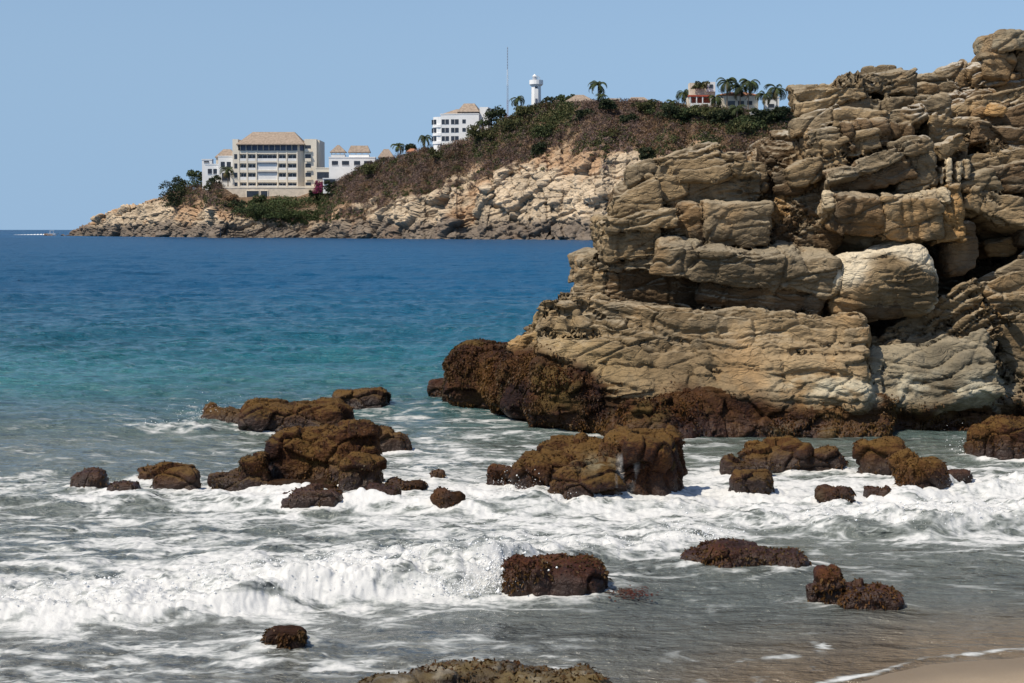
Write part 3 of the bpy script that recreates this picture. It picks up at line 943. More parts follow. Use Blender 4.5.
# ------------------------------------------------------------------ boulders in the surf
def lobe(x0, y0, x1, y1, mat=WEED, dep=.8, tilt=0.0, r=.6, dY=0.0, sink=.35):
    """a rounded mass seen between the pixel columns x0..x1, top at y0, waterline at y1"""
    Yw = float(ground_Y(y1)) + dY
    w = (x1 - x0) / F * Yw
    dp = w * dep
    Yc = Yw + dp * .5
    if y1 - y0 < 19: y0 = y1 - (y1 - y0) * 1.35 - 1           # low rocks must clear the foam
    top = zat(y0, Yw + dp * .35)
    c = at((x0 + x1) / 2, y1, Yc)
    c[2] = (top - sink) / 2
    return dict(c=c, hs=np.array([w / 2, dp / 2, (top + sink) / 2]), tilt=R(tilt), r=r, mat=mat, beds=.3, bamp=.012, jamp=0, joints=1, smooth=.06 * w)


def all_weed(V, N):
    return sstep(-.9, -.2, N[:, 2] + .6 + .5 * fbm(V[:, 0] * 2, V[:, 1] * 2, V[:, 2] * 2, 33, 3))


def bare_weed(V, N):
    return sstep(-.1, .25, fbm(V[:, 0] * 1.7, V[:, 1] * 1.7, V[:, 2] * 1.7, 34, 3))


def olive_top(V, N, C):
    t = (sstep(.30, .80, N[:, 2] + .45 * fbm(V[:, 0] * 3, V[:, 1] * 3, V[:, 2] * 3, 35, 5)) * .55)[:, None]
    return C * .80 * (1 - t) + np.array([.138, .080, .019]) * t


def pale_top(V, N, C):
    t = (sstep(.0, .6, N[:, 2] + .6 * fbm(V[:, 0] * 4, V[:, 1] * 4, V[:, 2] * 4, 35, 5)) * .8)[:, None]
    k = sstep(.0, .3, fbm(V[:, 0] * 5, V[:, 1] * 5, V[:, 2] * 5, 39, 4))[:, None]
    return C * (1 - t) + (np.array([.150, .110, .040]) * (1 - k) + np.array([.30, .26, .18]) * k) * t


def runoff(V, N, C):
    """olive top, a barnacled shoulder and threads of white water running down the front"""
    C = olive_top(V, N, C)
    px, py = to_px(V[:, 0], V[:, 1], V[:, 2])
    b = (np.exp(-((px - 598) / 22) ** 2 - ((py - 463) / 9) ** 2) * sstep(-.1, .25, fbm(V[:, 0] * 6, V[:, 1] * 6, V[:, 2] * 6, 38, 4)))[:, None]
    C = C * (1 - .6 * b) + np.array([.27, .235, .15]) * .6 * b
    w = (sstep(614, 620, px) * sstep(642, 634, px) * sstep(452, 460, py) * sstep(.02, .2, fbm(V[:, 0] * 11, V[:, 1] * 3, V[:, 2] * 1.6, 40, 3)) * .5)[:, None]
    return C * (1 - w) + np.array([.50, .50, .48]) * w


def waterline(V, C):
    """the wet, black-brown splash zone low on a rock"""
    k = (sstep(.42, .10, V[:, 2] + .22 * fbm(V[:, 0] * 2.5, V[:, 1] * 2.5, V[:, 2], 37, 3)) * .75)[:, None]
    return C * (1 - k) + np.array([.020, .011, .008]) * k


def red_dark(V, N, C):
    return C * np.array([.80, .62, .60])


ROCK_LOBES = []
BOULDERS = [
    # label, lobes, weed function, repaint
    ('long low weedy rock with a wave breaking on its left end, in the left group',
     [(203, 411, 262, 430), (238, 404, 346, 437), (318, 408, 346, 434)], all_weed, olive_top),
    ('small flat brown rock alone in the blue water behind the left group', [(333, 396, 372, 411), (350, 395, 391, 411)], all_weed, olive_top),
    ('tallest weedy boulder of the left group, round knob on its top left', [(272, 433, 312, 478), (270, 430, 348, 490), (330, 427, 382, 492), (345, 452, 384, 498)], all_weed, olive_top),
    ('brown rock hump peeping out on the right behind the tallest boulder of the left group', [(348, 426, 394, 452), (370, 431, 410, 453)], all_weed, olive_top),
    ('low wet ledge in foam at the foot of the tallest left group boulder', [(264, 485, 345, 497)], bare_weed, None),
    ('twin humped brown boulder left of the tallest boulder of the left group', [(210, 471, 248, 493), (236, 456, 273, 494)], all_weed, olive_top),
    ('round brown boulder with a flat shelf on its left side, in the foam edge', [(152, 468, 200, 498), (138, 474, 172, 486)], all_weed, olive_top),
    ('smallest pointed rock at the far left of the left group', [(75, 479, 108, 495)], all_weed, None),
    ('little flat rock next to the pointed one at the far left', [(107, 488, 142, 500)], all_weed, None),
    ('low dark rock awash in white foam below the left group', [(282, 497, 345, 515), (300, 499, 344, 515)], all_weed, None),
    ('small dark rock with foam on it right below the tallest boulder of the left group', [(360, 493, 400, 510)], all_weed, None),
    ('low grey wet rock awash at the right end of the left group', [(386, 487, 426, 498)], bare_weed, None),
    ('small grey streaked rock alone in the foam between the left and centre groups', [(432, 499, 466, 517)], bare_weed, None),
    ('tiny dark rock tip poking from the foam left of the centre boulder', [(432, 474, 444, 481)], all_weed, None),
    ('small round rock touching the left side of the big centre boulder', [(487, 473, 514, 490)], all_weed, None),
    ('biggest boulder standing in foam mid picture, olive weed on its top',
     [(515, 456, 572, 497), (538, 439, 606, 492), (552, 466, 634, 511), (556, 444, 640, 496), (600, 434, 682, 502), (620, 437, 678, 506)], all_weed, runoff),
    ('long backed weedy rock with a low hump at its right, near the outcrop', [(740, 442, 808, 475), (800, 454, 845, 474), (716, 456, 764, 480)], all_weed, olive_top),
    ('square brown stump standing in foam before the long backed rock', [(728, 470, 773, 501)], all_weed, olive_top),
    ('tall domed boulder with a lower right shoulder, in foam right of the long backed rock', [(857, 439, 906, 481), (893, 455, 946, 498)], all_weed, olive_top),
    ('small cube like rock at the right foot of the domed boulder', [(943, 471, 970, 492)], all_weed, None),
    ('brown boulder at the right edge of the picture near the outcrop', [(968, 426, 1010, 462), (990, 418, 1045, 464)], all_weed, olive_top),
    ('pale rock almost drowned in the foam in front of the domed boulder', [(815, 494, 852, 512)], bare_weed, None),
    ('tiny dark rock tip between the pale drowned rock and the domed boulder', [(866, 492, 887, 506)], all_weed, None),
    ('dark red black rock with the breaking wave bursting on its left side', [(503, 559, 545, 600), (520, 561, 606, 600)], all_weed, red_dark),
    ('low wide dark rock in front of the right hand breaker', [(682, 556, 740, 570), (700, 547, 775, 574), (740, 557, 806, 574)], all_weed, red_dark),
    ('dark rock with an upright stub at its left, nearest the sandy beach', [(838, 589, 897, 613), (819, 567, 843, 608), (806, 592, 824, 606)], all_weed, red_dark),
    ('small reddish rock alone in the shallow water at lower left', [(264, 629, 308, 652), (276, 638, 306, 655)], bare_weed, red_dark),
    ('olive weed covered rock cut by the bottom edge of the picture', [(355, 675, 470, 714), (420, 673, 560, 715), (520, 676, 606, 714)], all_weed, pale_top),
    ('little dark rock at the left tip of the weedy toe of the outcrop', [(428, 386, 450, 397)], all_weed, None),
]
for bi, (lab, lobes, wf_, post) in enumerate(BOULDERS):
    bl = [lobe(*l) for l in lobes]
    ROCK_LOBES += [(b['c'][0], b['c'][1], b['hs'][0], b['hs'][1]) for b in bl]
    for i_ in range(1, len(lobes)):                        # the lobes are one rock: joined below the waterline
        p0_, p1_ = bl[0]['c'], bl[i_]['c']
        m_ = (p0_ + p1_) / 2; m_[2] = -.24
        hs_ = np.array([abs(p1_[0] - p0_[0]) / 2 + .12, abs(p1_[1] - p0_[1]) / 2 + .12, .14])
        bl.append(dict(c=m_, hs=hs_, tilt=0, r=.3, mat=WEED, beds=1, bamp=0, jamp=0, smooth=.06))
    size = max(np.abs(np.max([b['c'] + b['hs'] for b in bl], 0) - np.min([b['c'] - b['hs'] for b in bl], 0)))
    h = float(np.clip(size / 60, .016, .035))
    px2 = sum((l[2] - l[0]) * (min(l[3], 690) - l[1]) for l in lobes)
    wa = min(.22, .065 * size + .015)
    separate_rock('boulder', bl, h, .3, wf_, lab, 'boulder', MAT_BOULDER, 60 + bi, (wa, wa * .4), (1.3 / max(.6, size * .6), 4.5 / max(.6, size * .6)), fine=min(1.0, .35 + size * .25),
                  cell=(1.6, 1.6, 1.8), crack=.05, tuft=int(min(3500, 60 + px2 * .33)), post=post, group='rocks in the surf')

# ------------------------------------------------------------------ the sea: crests, chop, foam
BREAKERS = [
    # foot of the front face in pixels, its height in metres along it, depth of the back slope, lumpiness
    dict(p=[(-700, 640), (0, 632), (100, 629), (200, 622), (300, 612), (380, 604), (440, 599), (500, 592), (560, 576), (620, 563), (690, 553), (760, 548)],
         a=[(-700, .2), (-60, .20), (60, .18), (180, .20), (260, .28), (330, .32), (420, .32), (490, .29), (560, .16), (640, .14), (700, .10), (750, 0)], back=1.7, lump=1.0),
    dict(p=[(680, 530), (740, 530), (800, 535), (850, 541), (930, 545), (980, 540), (1060, 536), (1500, 530)],
         a=[(690, 0), (740, .10), (800, .15), (860, .21), (930, .24), (980, .19), (1060, .20), (1500, .2)], back=1.9, lump=1.0),
    dict(p=[(100, 437), (150, 436), (240, 437), (260, 437)], a=[(85, 0), (130, .10), (170, .16), (205, .16), (225, .06), (240, 0)], back=1.6, lump=1.0),
    dict(p=[(-200, 520), (0, 517), (200, 512), (420, 520), (520, 522), (700, 516)], a=[(-200, .12), (0, .14), (150, .10), (300, .16), (430, .14), (560, .18), (680, .1), (720, 0)], back=1.2, lump=.7),
    dict(p=[(-200, 470), (0, 466), (120, 470), (230, 462)], a=[(-200, .16), (0, .16), (120, .12), (220, 0)], back=2.2, lump=0),
    dict(p=[(-200, 425), (0, 420), (100, 420), (180, 416)], a=[(-200, .2), (0, .22), (80, .2), (170, 0)], back=3.0, lump=0),
    dict(p=[(-200, 380), (0, 376), (200, 379), (430, 376)], a=[(-200, .25), (0, .25), (200, .2), (430, .1)], back=5.0, lump=0),
    dict(p=[(900, 512), (960, 505), (1060, 500)], a=[(880, 0), (930, .15), (1000, .2), (1060, .2)], back=1.0, lump=.8),
]
# foam cover, by pixel row (down) and column (across): 0 clear, 1 solid white
FOAM_X = [-300, 0, 128, 256, 384, 512, 640, 768, 896, 1024, 1300]
FOAM = [
    (330, [0] * 11),
    (372, [.00, .00, .03, .00, .00, .05, .0, .0, .0, .0, 0]),
    (398, [.05, .12, .10, .08, .20, .12, .0, .0, .0, .0, 0]),
    (412, [.10, .18, .15, .30, .36, .30, .20, .1, .1, .1, .1]),
    (428, [.10, .12, .35, .30, .34, .36, .35, .3, .3, .3, .3]),
    (442, [.12, .15, .22, .25, .46, .42, .40, .22, .10, .10, .1]),
    (456, [.20, .30, .22, .32, .55, .50, .45, .35, .20, .22, .2]),
    (472, [.12, .12, .18, .40, .58, .56, .52, .58, .56, .60, .6]),
    (488, [.52, .58, .64, .70, .74, .78, .76, .80, .80, .80, .7]),
    (502, [.56, .60, .68, .78, .82, .86, .84, .86, .84, .84, .8]),
    (516, [.46, .50, .52, .60, .68, .76, .80, .76, .76, .82, .8]),
    (530, [.42, .42, .44, .50, .54, .62, .72, .56, .76, .82, .8]),
    (546, [.46, .48, .52, .52, .56, .60, .68, .30, .38, .46, .5]),
    (562, [.50, .54, .60, .62, .64, .66, .54, .24, .22, .24, .2]),
    (580, [.62, .66, .72, .78, .80, .78, .30, .22, .20, .20, .2]),
    (600, [.74, .78, .84, .88, .84, .50, .22, .18, .18, .14, .1]),
    (618, [.86, .90, .92, .70, .34, .20, .20, .16, .14, .10, .1]),
    (634, [.54, .50, .42, .40, .34, .24, .16, .14, .12, .10, .1]),
    (652, [.50, .48, .46, .50, .42, .32, .22, .18, .16, .10, .1]),
    (672, [.54, .52, .50, .50, .44, .38, .28, .30, .24, .20, .1]),
    (700, [.54, .52, .50, .50, .44, .38, .28, .26, .14, .10, .1]),
]
WCOL = [  # body colour of the water by pixel row: clear blue offshore to silty grey and sandy brown at the beach
    (230, (.006, .052, .128)), (250, (.005, .066, .152)), (290, (.004, .068, .148)), (325, (.005, .078, .130)), (355, (.010, .092, .122)),
    (385, (.028, .115, .128)), (410, (.062, .136, .138)), (440, (.115, .140, .120)), (480, (.120, .140, .122)), (540, (.112, .126, .114)), (600, (.104, .118, .112)),
    (640, (.112, .120, .110)), (690, (.120, .120, .104))]


def px_interp(tab_y, tab, FX, px, py):
    yi = np.clip(np.interp(py, tab_y, np.arange(len(tab_y))), 0, len(tab_y) - 1.001)
    xi = np.clip(np.interp(px, FX, np.arange(len(FX))), 0, len(FX) - 1.001)
    T = np.array(tab, float)
    y0 = yi.astype(int); x0 = xi.astype(int); fy = yi - y0; fx = xi - x0
    return (T[y0, x0] * (1 - fx) + T[y0, x0 + 1] * fx) * (1 - fy) + (T[y0 + 1, x0] * (1 - fx) + T[y0 + 1, x0 + 1] * fx) * fy


# the shore: the sand rises out of the water along this line
SHORE = [at(p[0], p[1], float(ground_Y(p[1])))[:2] for p in [(760, 700), (860, 683), (930, 665), (985, 659), (1040, 655), (1400, 640)]]
SHX, SHY = np.array([p[0] for p in SHORE]), np.array([p[1] for p in SHORE])


def sand_height(X, Y):
    ys = np.interp(X, SHX, SHY, left=None)
    ys = np.where(X < SHX[0], SHY[0] + (X - SHX[0]) * 1.4, ys)
    return np.clip((ys - Y) * .075, -1.6, 1.2)


def water_surface(X, Y, px, py):
    """height, foam cover, crest strength"""
    wob = fbm(X * .35, Y * .35, X * 0, 71, 3); wob2 = fbm(X * 1.3, Y * 1.3, X * 0, 72, 3)
    far = sstep(18, 60, Y)
    fade = np.clip(260 / Y, 0, 1) ** 1.5
    z = .05 * fbm(X * .55, Y * 1.1, X * 0, 73, 3) + .030 * fbm(X * 1.9, Y * 3.4, X * 0, 74, 3) * np.clip(90 / Y, 0, 1)
    z = z * (1 + 2.2 * far)
    sw = np.sin(Y * .62 + .05 * X + 2.2 * wob) * .5 + np.sin(Y * .37 - .08 * X + 1.7 * wob + 1) * .5
    z = z + far * .16 * sw * fade + far * .20 * fbm(X * .16, Y * .42, X * 0, 75, 4) * np.clip(400 / Y, 0, 1)
    foam = px_interp([f[0] for f in FOAM], [f[1] for f in FOAM], FOAM_X, px + 26 * wob, py + 6 * wob2)
    cover = foam.copy()
    lum1 = fbm(X * 2.6, Y * 2.6, X * 0 + 3, 76, 4); lum2 = np.abs(fbm(X * 6.5, Y * 6.5, X * 0 + 7, 77, 3))
    crest = np.zeros_like(X)
    for b in BREAKERS:
        bx = np.array([q[0] for q in b['p']], float); by = np.array([q[1] for q in b['p']], float)
        yf = ground_Y(np.interp(px, bx, by))
        amp = np.interp(px, [q[0] for q in b['a']], [q[1] for q in b['a']])
        amp = amp * ((px >= bx[0] - 30) & (px <= bx[-1] + 30))
        d = Y - yf - .35 * wob - .22 * wob2 - .25 * lum1 * b['lump']
        near = (np.abs(d) < b['back'] * 4) & (amp > 0)
        k = np.where(d < 0, 0, np.where(d < .6, sstep(0, .6, d), np.exp(-np.maximum(d - .6, 0) / b['back']))) if b['lump'] else np.exp(-(d / b['back']) ** 2)
        k = np.where(near, k, 0)
        am = amp * (1 + .35 * wob2 + (.28 * lum1 if b['lump'] else 0))
        z = z + am * k
        if b['lump']:
            z = z + b['lump'] * amp * k * .35 * lum1
            fr = k * np.clip(amp / .25, 0, 1)
            cover = np.maximum(cover, b['lump'] * fr * (.82 + .35 * wob2))
            crest = np.maximum(crest, fr * b['lump'])
    col = np.zeros_like(X)
    for cx, cy, hx, hy in ROCK_LOBES:
        m = (np.abs(X - cx) < hx + .9) & (np.abs(Y - cy) < hy + .9)
        if not m.any(): continue
        rr = np.sqrt(((X[m] - cx) / hx) ** 2 + ((Y[m] - cy) / hy) ** 2)
        dd = (rr - 1) * min(hx, hy)
        col[m] = np.maximum(col[m], np.exp(-(np.maximum(dd, 0) / .28) ** 2))
    shallow = sstep(690, 560, py)
    cover = np.maximum(cover, col * (.55 * sstep(395, 450, py) + .15) * np.where(py > 545, .55, 1.0) + foam * .4 * col)
    z = z + col * .05 + cover * (.035 * lum1 + .05 * lum2) * sstep(400, 470, py)
    return z, np.clip(cover, 0, 1), crest


# swash lines on the sand film
cols = np.concatenate([np.arange(-900, -30, 7), np.arange(-30, 1055, 1.0), np.arange(1055, 1930, 7)])
rows = np.concatenate([np.arange(900, 700, -5), np.arange(700, 560, -.62), np.arange(560, 420, -.5), np.arange(420, 300, -.45), np.arange(300, 236, -.33)])
Yr = ground_Y(rows)
Yr = np.concatenate([Yr, np.geomspace(Yr[-1] * 1.03, 26000, 60)])
YY = np.repeat(Yr[:, None], len(cols), 1); XX = (cols[None, :] - 512) / F * YY * (CP + 0)
dY_ = YY * CP + CAM_H * SP
XX = (cols[None, :] - 512) / F * dY_
PX, PY = to_px(XX, YY, np.zeros_like(YY))
Xf, Yf, pxf, pyf = XX.ravel(), YY.ravel(), PX.ravel(), PY.ravel()
near_m = Yf < 900
Z = np.zeros_like(Xf); FO = np.zeros_like(Xf); CR = np.zeros_like(Xf)
Z[near_m], FO[near_m], CR[near_m] = water_surface(Xf[near_m], Yf[near_m], pxf[near_m], pyf[near_m])
# water runs out to a film over the rising sand
sh = sand_height(Xf, Yf)
damp = sstep(.02, -.35, sh)
Z = np.where(Yf < 40, Z * (.06 + .94 * damp), Z)
edge = np.exp(-((sh + .012 + .012 * fbm(Xf * 1.5, Yf * 1.5, Xf * 0, 81, 3)) / .0055) ** 2) * (Yf < 30)
line2 = np.exp(-((sh + .085 + .035 * fbm(Xf * .9, Yf * .9, Xf * 0, 82, 3)) / .016) ** 2) * sstep(-.35, .1, fbm(Xf * 2.1, Yf * 2.1, Xf * 0, 85, 3)) * (Yf < 30) * sstep(900, 820, pxf)
FO = np.clip(np.maximum(FO * (.25 + .75 * damp), np.maximum(.62 * edge, .60 * line2)), 0, 1)
WC = np.stack([np.interp(pyf + 9 * fbm(Xf * .08, Yf * .08, Xf * 0, 83, 3), [w[0] for w in WCOL], [w[1][k] for w in WCOL]) for k in range(3)], 1)
patchy = 1 + .55 * fbm(Xf * .05 * np.clip(60 / Yf, .1, 1), Yf * .11 * np.clip(60 / Yf, .1, 1), Xf * 0, 84, 4)
WC = WC * patchy[:, None]
film = sstep(-.20, -.005, sh) * (Yf < 30)
WC = WC * (1 - film[:, None]) + np.array([.155, .118, .078]) * film[:, None]
nr, nc = len(Yr), len(cols)
ii = (np.arange(nr - 1)[:, None] * nc + np.arange(nc - 1)[None, :]).ravel()
SQ = np.stack([ii, ii + 1, ii + nc + 1, ii + nc], 1)
SV = np.stack([Xf, Yf, Z], 1)
# boiling white water: lumps pushed out along the surface, in three dimensions so that steep fronts get them too
bm = np.flatnonzero((FO > .35) & (Yf < 45) & (Yf > 10))
NN = vnormals(SV, SQ); NN *= np.sign(NN[:, 2:3] + 1e-9)
bx, by, bz = SV[bm].T
bl = .075 * fbm(bx * 1.7, by * 1.7, bz * 1.7, 78, 5, .5) + .02 * np.abs(fbm(bx * 8, by * 8, bz * 8, 79, 3)) + .015 * fbm(bx * 22, by * 22, bz * 22, 80, 2)
SV[bm] += NN[bm] * (bl * (.30 * FO[bm] + .75 * CR[bm]))[:, None]
if vnormals(SV, SQ)[:, 2].mean() < 0: SQ = SQ[:, ::-1]


def sea_material():
    t = NT('sea_water')
    g = t.n('ShaderNodeNewGeometry').outputs['Position']
    wc = t.attr('body'); fo = t.attr('foam', True)
    # chop as bump: three sizes, the small ones dying out far away by sheer size of the waves they ride on
    ga = t.scale(g, (1, 1.9, 1)); gb = t.scale(g, (.22, .5, 1)); gc = t.scale(g, (.05, .13, 1))
    h = t.math('ADD', t.math('MULTIPLY', t.noise(ga, 3.0, 5, .62, .4), .14), t.math('ADD', t.math('MULTIPLY', t.noise(gb, 2.0, 5, .62, .3), .50), t.math('MULTIPLY', t.noise(gc, 2.0, 3, .6), 1.0)))
    nm = t.bump(h, 1.0, 1.0)
    sy = t.n('ShaderNodeSeparateXYZ'); t.set(sy.inputs[0], g)
    offs = t.ramp(sy.outputs[1], 22, 140)                  # rougher, steeper chop offshore
    water = t.bsdf(wc, t.math('MULTIPLY_ADD', offs, .18, .13), t.math('MULTIPLY_ADD', offs, -.36, .5), nm, IOR=1.33)
    # foam: lace of bubbles where cover is thin, lumpy white where it is thick
    gs = t.scale(g, (.75, 1.5, 1.0))
    n1 = t.noise(gs, 1.5, 5, .60, 1.1)
    warp = t.n('ShaderNodeVectorMath', operation='MULTIPLY_ADD')
    nz = t.n('ShaderNodeTexNoise'); t.set(nz.inputs['Vector'], gs); nz.inputs['Scale'].default_value = 1.7; nz.inputs['Detail'].default_value = 4
    t.set(warp.inputs[0], nz.outputs['Color']); warp.inputs[1].default_value = (.9, .9, .9); t.set(warp.inputs[2], gs)
    vo = t.n('ShaderNodeTexVoronoi', feature='DISTANCE_TO_EDGE'); t.set(vo.inputs['Vector'], warp.outputs[0]); vo.inputs['Scale'].default_value = 1.9
    vo2 = t.n('ShaderNodeTexVoronoi', feature='DISTANCE_TO_EDGE'); t.set(vo2.inputs['Vector'], warp.outputs[0]); vo2.inputs['Scale'].default_value = 5.5
    lace = t.math('MAXIMUM', t.ramp(vo.outputs[0], .0, .30, 1, 0), t.math('MULTIPLY', t.ramp(vo2.outputs[0], .0, .28, 1, 0), .8))
    f1 = t.math('ADD', t.math('MULTIPLY', t.ramp(n1, .28, .72), .66), t.math('MULTIPLY', lace, .34))        # 0..1
    m = t.math('ADD', t.math('MULTIPLY', fo, 1.05), t.math('SUBTRACT', f1, 1.0))
    mask = t.ramp(m, -.12, .34)
    n3 = t.noise(g, 11.0, 6, .75)
    fh = t.math('ADD', t.math('MULTIPLY', n3, .5), t.math('MULTIPLY', n1, .8))
    fn = t.bump(fh, .9, .024)
    foamc = t.mix(t.ramp(t.math('ADD', m, t.math('MULTIPLY', t.math('SUBTRACT', n3, .5), .9)), .0, .55), (.30, .32, .31), (.60, .60, .58))
    foam = t.bsdf(foamc, .75, .2, fn)
    mx = t.n('ShaderNodeMixShader')
    t.set(mx.inputs[0], mask); t.t.links.new(water, mx.inputs[1]); t.t.links.new(foam, mx.inputs[2])
    return t.done(mx.outputs[0])


sea = link('sea', mesh_np('sea', SV, SQ, True, {'body': np.clip(WC, .001, 1), 'foam': FO}), sea_material())
tag(sea, 'blue sea breaking white among the rocks', 'sea', kind='structure')

# spray thrown up along the breaking fronts: small drops and clots of foam
_r = np.random.default_rng(12)
cand = np.flatnonzero((CR > .45) & (pxf > -40) & (pxf < 1070) & (pyf < 650))
pick = _r.choice(cand, 4500)
P = SV[pick] + np.stack([_r.normal(0, .06, len(pick)), _r.normal(-.02, .08, len(pick)), np.abs(_r.normal(0, .055, len(pick)))], 1)
s = _r.gamma(1.3, .0022, len(pick))[:, None] + .0015
oct_ = np.array([[1, 0, 0], [-1, 0, 0], [0, 1, 0], [0, -1, 0], [0, 0, 1], [0, 0, -1]], float)
octf = np.array([[0, 2, 4], [2, 1, 4], [1, 3, 4], [3, 0, 4], [2, 0, 5], [1, 2, 5], [3, 1, 5], [0, 3, 5]])
DV = (P[:, None, :] + oct_[None] * s[:, None, :] * _r.uniform(.6, 1.6, (len(pick), 1, 3))).reshape(-1, 3)
DF = (octf[None] + (np.arange(len(pick)) * 6)[:, None, None]).reshape(-1, 3)
# plumes where a wave bursts against a rock
EXTRA = []
for px_, py_, hh_, ww_, nn_ in ((500, 590, .34, .16, 1500), (470, 598, .20, .30, 900), (212, 428, .30, .30, 900), (975, 458, .22, .22, 500), (700, 545, .2, .3, 500), (516, 497, .16, .2, 400)):
    b_ = at(px_, py_, float(ground_Y(py_)))
    u_ = np.abs(_r.normal(0, 1, nn_))
    EXTRA.append(np.stack([b_[0] + _r.normal(0, ww_, nn_) * (.5 + .5 * u_), b_[1] + _r.normal(0, .12, nn_), .05 + hh_ * u_ * _r.uniform(.3, 1, nn_)], 1))
P2 = np.concatenate(EXTRA); s2 = _r.gamma(1.3, .0026, len(P2))[:, None] + .0018
DV2 = (P2[:, None, :] + oct_[None] * s2[:, None, :]).reshape(-1, 3)
DF = np.concatenate([DF, (octf[None] + len(DV) + (np.arange(len(P2)) * 6)[:, None, None]).reshape(-1, 3)]); DV = np.concatenate([DV, DV2])
spray = link('spray', mesh_np('spray', DV, DF, True), plain('spray_white', (.85, .86, .85), .5, .4, .03))
tag(spray, 'drops of white spray above the breaking waves', 'spray', kind='stuff')

# ------------------------------------------------------------------ sand: beach and sea floor in one sheet
gx = np.concatenate([np.linspace(-60, -4, 30), np.linspace(-4, 14, 260), np.linspace(14.5, 70, 30)])
gy = np.concatenate([np.linspace(-25, 6, 30), np.linspace(6, 30, 300), np.linspace(31, 70, 20)])
GX, GY = np.meshgrid(gx, gy)
GZ = sand_height(GX, GY) + .012 * fbm(GX * .9, GY * .9, GX * 0, 91, 4) + .002
n0, n1_ = len(gy), len(gx)
ii = (np.arange(n0 - 1)[:, None] * n1_ + np.arange(n1_ - 1)[None, :]).ravel()
GQ = np.stack([ii, ii + 1, ii + n1_ + 1, ii + n1_], 1)
t = NT('beach_sand')
g = t.n('ShaderNodeNewGeometry').outputs['Position']
sz = t.n('ShaderNodeSeparateXYZ'); t.set(sz.inputs[0], g)
wetf = t.ramp(t.math('ADD', sz.outputs[2], t.math('MULTIPLY', t.noise(g, 1.2, 3), .05)), .03, .14, 1, 0)
c = t.mix(wetf, (.40, .315, .215), (.215, .165, .108))
c = t.mix(t.ramp(t.noise(g, 90, 4, .7), .35, .65), c, t.mix(.35, c, (.12, .09, .06)))
MAT_SAND = t.done(t.bsdf(c, t.math('MULTIPLY_ADD', wetf, -.45, .9), t.math('MULTIPLY_ADD', wetf, .3, .2), t.bump(t.noise(g, 60, 4, .7), .4, .01)))
sand = link('sand', mesh_np('sand', np.stack([GX.ravel(), GY.ravel(), GZ.ravel()], 1), GQ, True), MAT_SAND)
tag(sand, 'wet sand beach at the lower right', 'beach', kind='structure')

# ------------------------------------------------------------------ the far headland
HX = [40, 66, 80, 100, 120, 140, 160, 180, 200, 220, 240, 260, 300, 320, 340, 360, 380, 400, 420, 440, 460, 480, 500, 520, 540, 560, 600, 640, 680, 720, 760, 800, 900, 1000, 1200]
HD = [1080, 1050, 1020, 980, 950, 920, 895, 870, 850, 830, 815, 800, 780, 765, 750, 735, 722, 710, 698, 688, 678, 668, 660, 650, 642, 634, 620, 608, 598, 590, 582, 576, 564, 556, 545]
HROCK = [239, 236, 231, 220, 213, 210, 206, 206, 207, 209, 218, 222, 224, 223, 222, 217, 210, 200, 198, 193, 188, 181, 172, 163, 160, 160, 153, 152, 156, 160, 160, 160, 160, 160, 165]
HRIDGE = [240, 237, 229, 216, 209, 203, 196, 190, 186, 186, 197, 197, 196, 190, 183, 168, 162, 157, 152, 148, 144, 135, 126, 113, 107, 104, 104, 103, 106, 110, 114, 114, 116, 118, 130]
_hpx = np.concatenate([np.arange(44, 815, .62), np.arange(816, 1190, 3.0)])
_D = np.interp(_hpx, HX, HD) + 8 * fbm(_hpx * .06, _hpx * 0, _hpx * 0, 101, 4)
_zr = np.maximum(zat(np.interp(_hpx, HX, HROCK), _D + 15), .4)
_dr = 4 + _zr / math.tan(R(58))
_zg = np.maximum(zat(np.interp(_hpx, HX, HRIDGE), _D + _dr + 25), .3)
_dv = np.maximum(2.0, (_zg - _zr) / math.tan(R(33)))
_w = sstep(200, 218, _hpx) * sstep(338, 318, _hpx)         # level building ground, square to the bay, for the hotel
_D = _D + _w * ((_D + _dr + _dv)[np.argmin(np.abs(_hpx - 270))] - (_D + _dr + _dv))
_zg = np.maximum(zat(np.interp(_hpx, HX, HRIDGE), _D + _dr + _dv), .3)


def prof(t):
    """t 0..1 rock face, 1..2 scrub slope, 2..3 plateau behind the ridge, 3..4 far side; returns Y offset, height"""
    t = np.asarray(t, float)[:, None]
    y = np.where(t < 1, _dr * t, np.where(t < 2, _dr + _dv * (t - 1), np.where(t < 3, _dr + _dv + 90 * (t - 2), _dr + _dv + 90 + 60 * (t - 3))))
    z = np.where(t < 1, -1.5 + (_zr + 1.5) * t ** .85, np.where(t < 2, _zr + (_zg - _zr) * (t - 1), np.where(t < 3, _zg - 3 * (t - 2) ** 2, (_zg - 3) * (4 - t) - 3 * (t - 3))))
    return _D + y, z


_t = np.concatenate([np.linspace(0, 1, 130), np.linspace(1.012, 2, 80), np.linspace(2.05, 3, 14), np.linspace(3.1, 4, 8)])
HYY, HZZ = prof(_t)
HT = np.repeat(_t[:, None], len(_hpx), 1)
HXX = (_hpx - 512) / F * (HYY * CP + (CAM_H - HZZ) * SP)
nr, nc = HT.shape
ii = (np.arange(nr - 1)[:, None] * nc + np.arange(nc - 1)[None, :]).ravel()
HQ = np.stack([ii, ii + 1, ii + nc + 1, ii + nc], 1)
HV = np.stack([HXX.ravel(), HYY.ravel(), HZZ.ravel()], 1)
tt = HT.ravel()
HN = vnormals(HV, HQ)
if HN[:, 1].mean() > 0: HQ = HQ[:, ::-1]; HN = -HN
x, y, z = HV.T
rocky = sstep(1.12, .92, tt + .17 * fbm(x * .05, y * .05, z * .05, 102, 4))
_hp = np.tile(_hpx, nr)
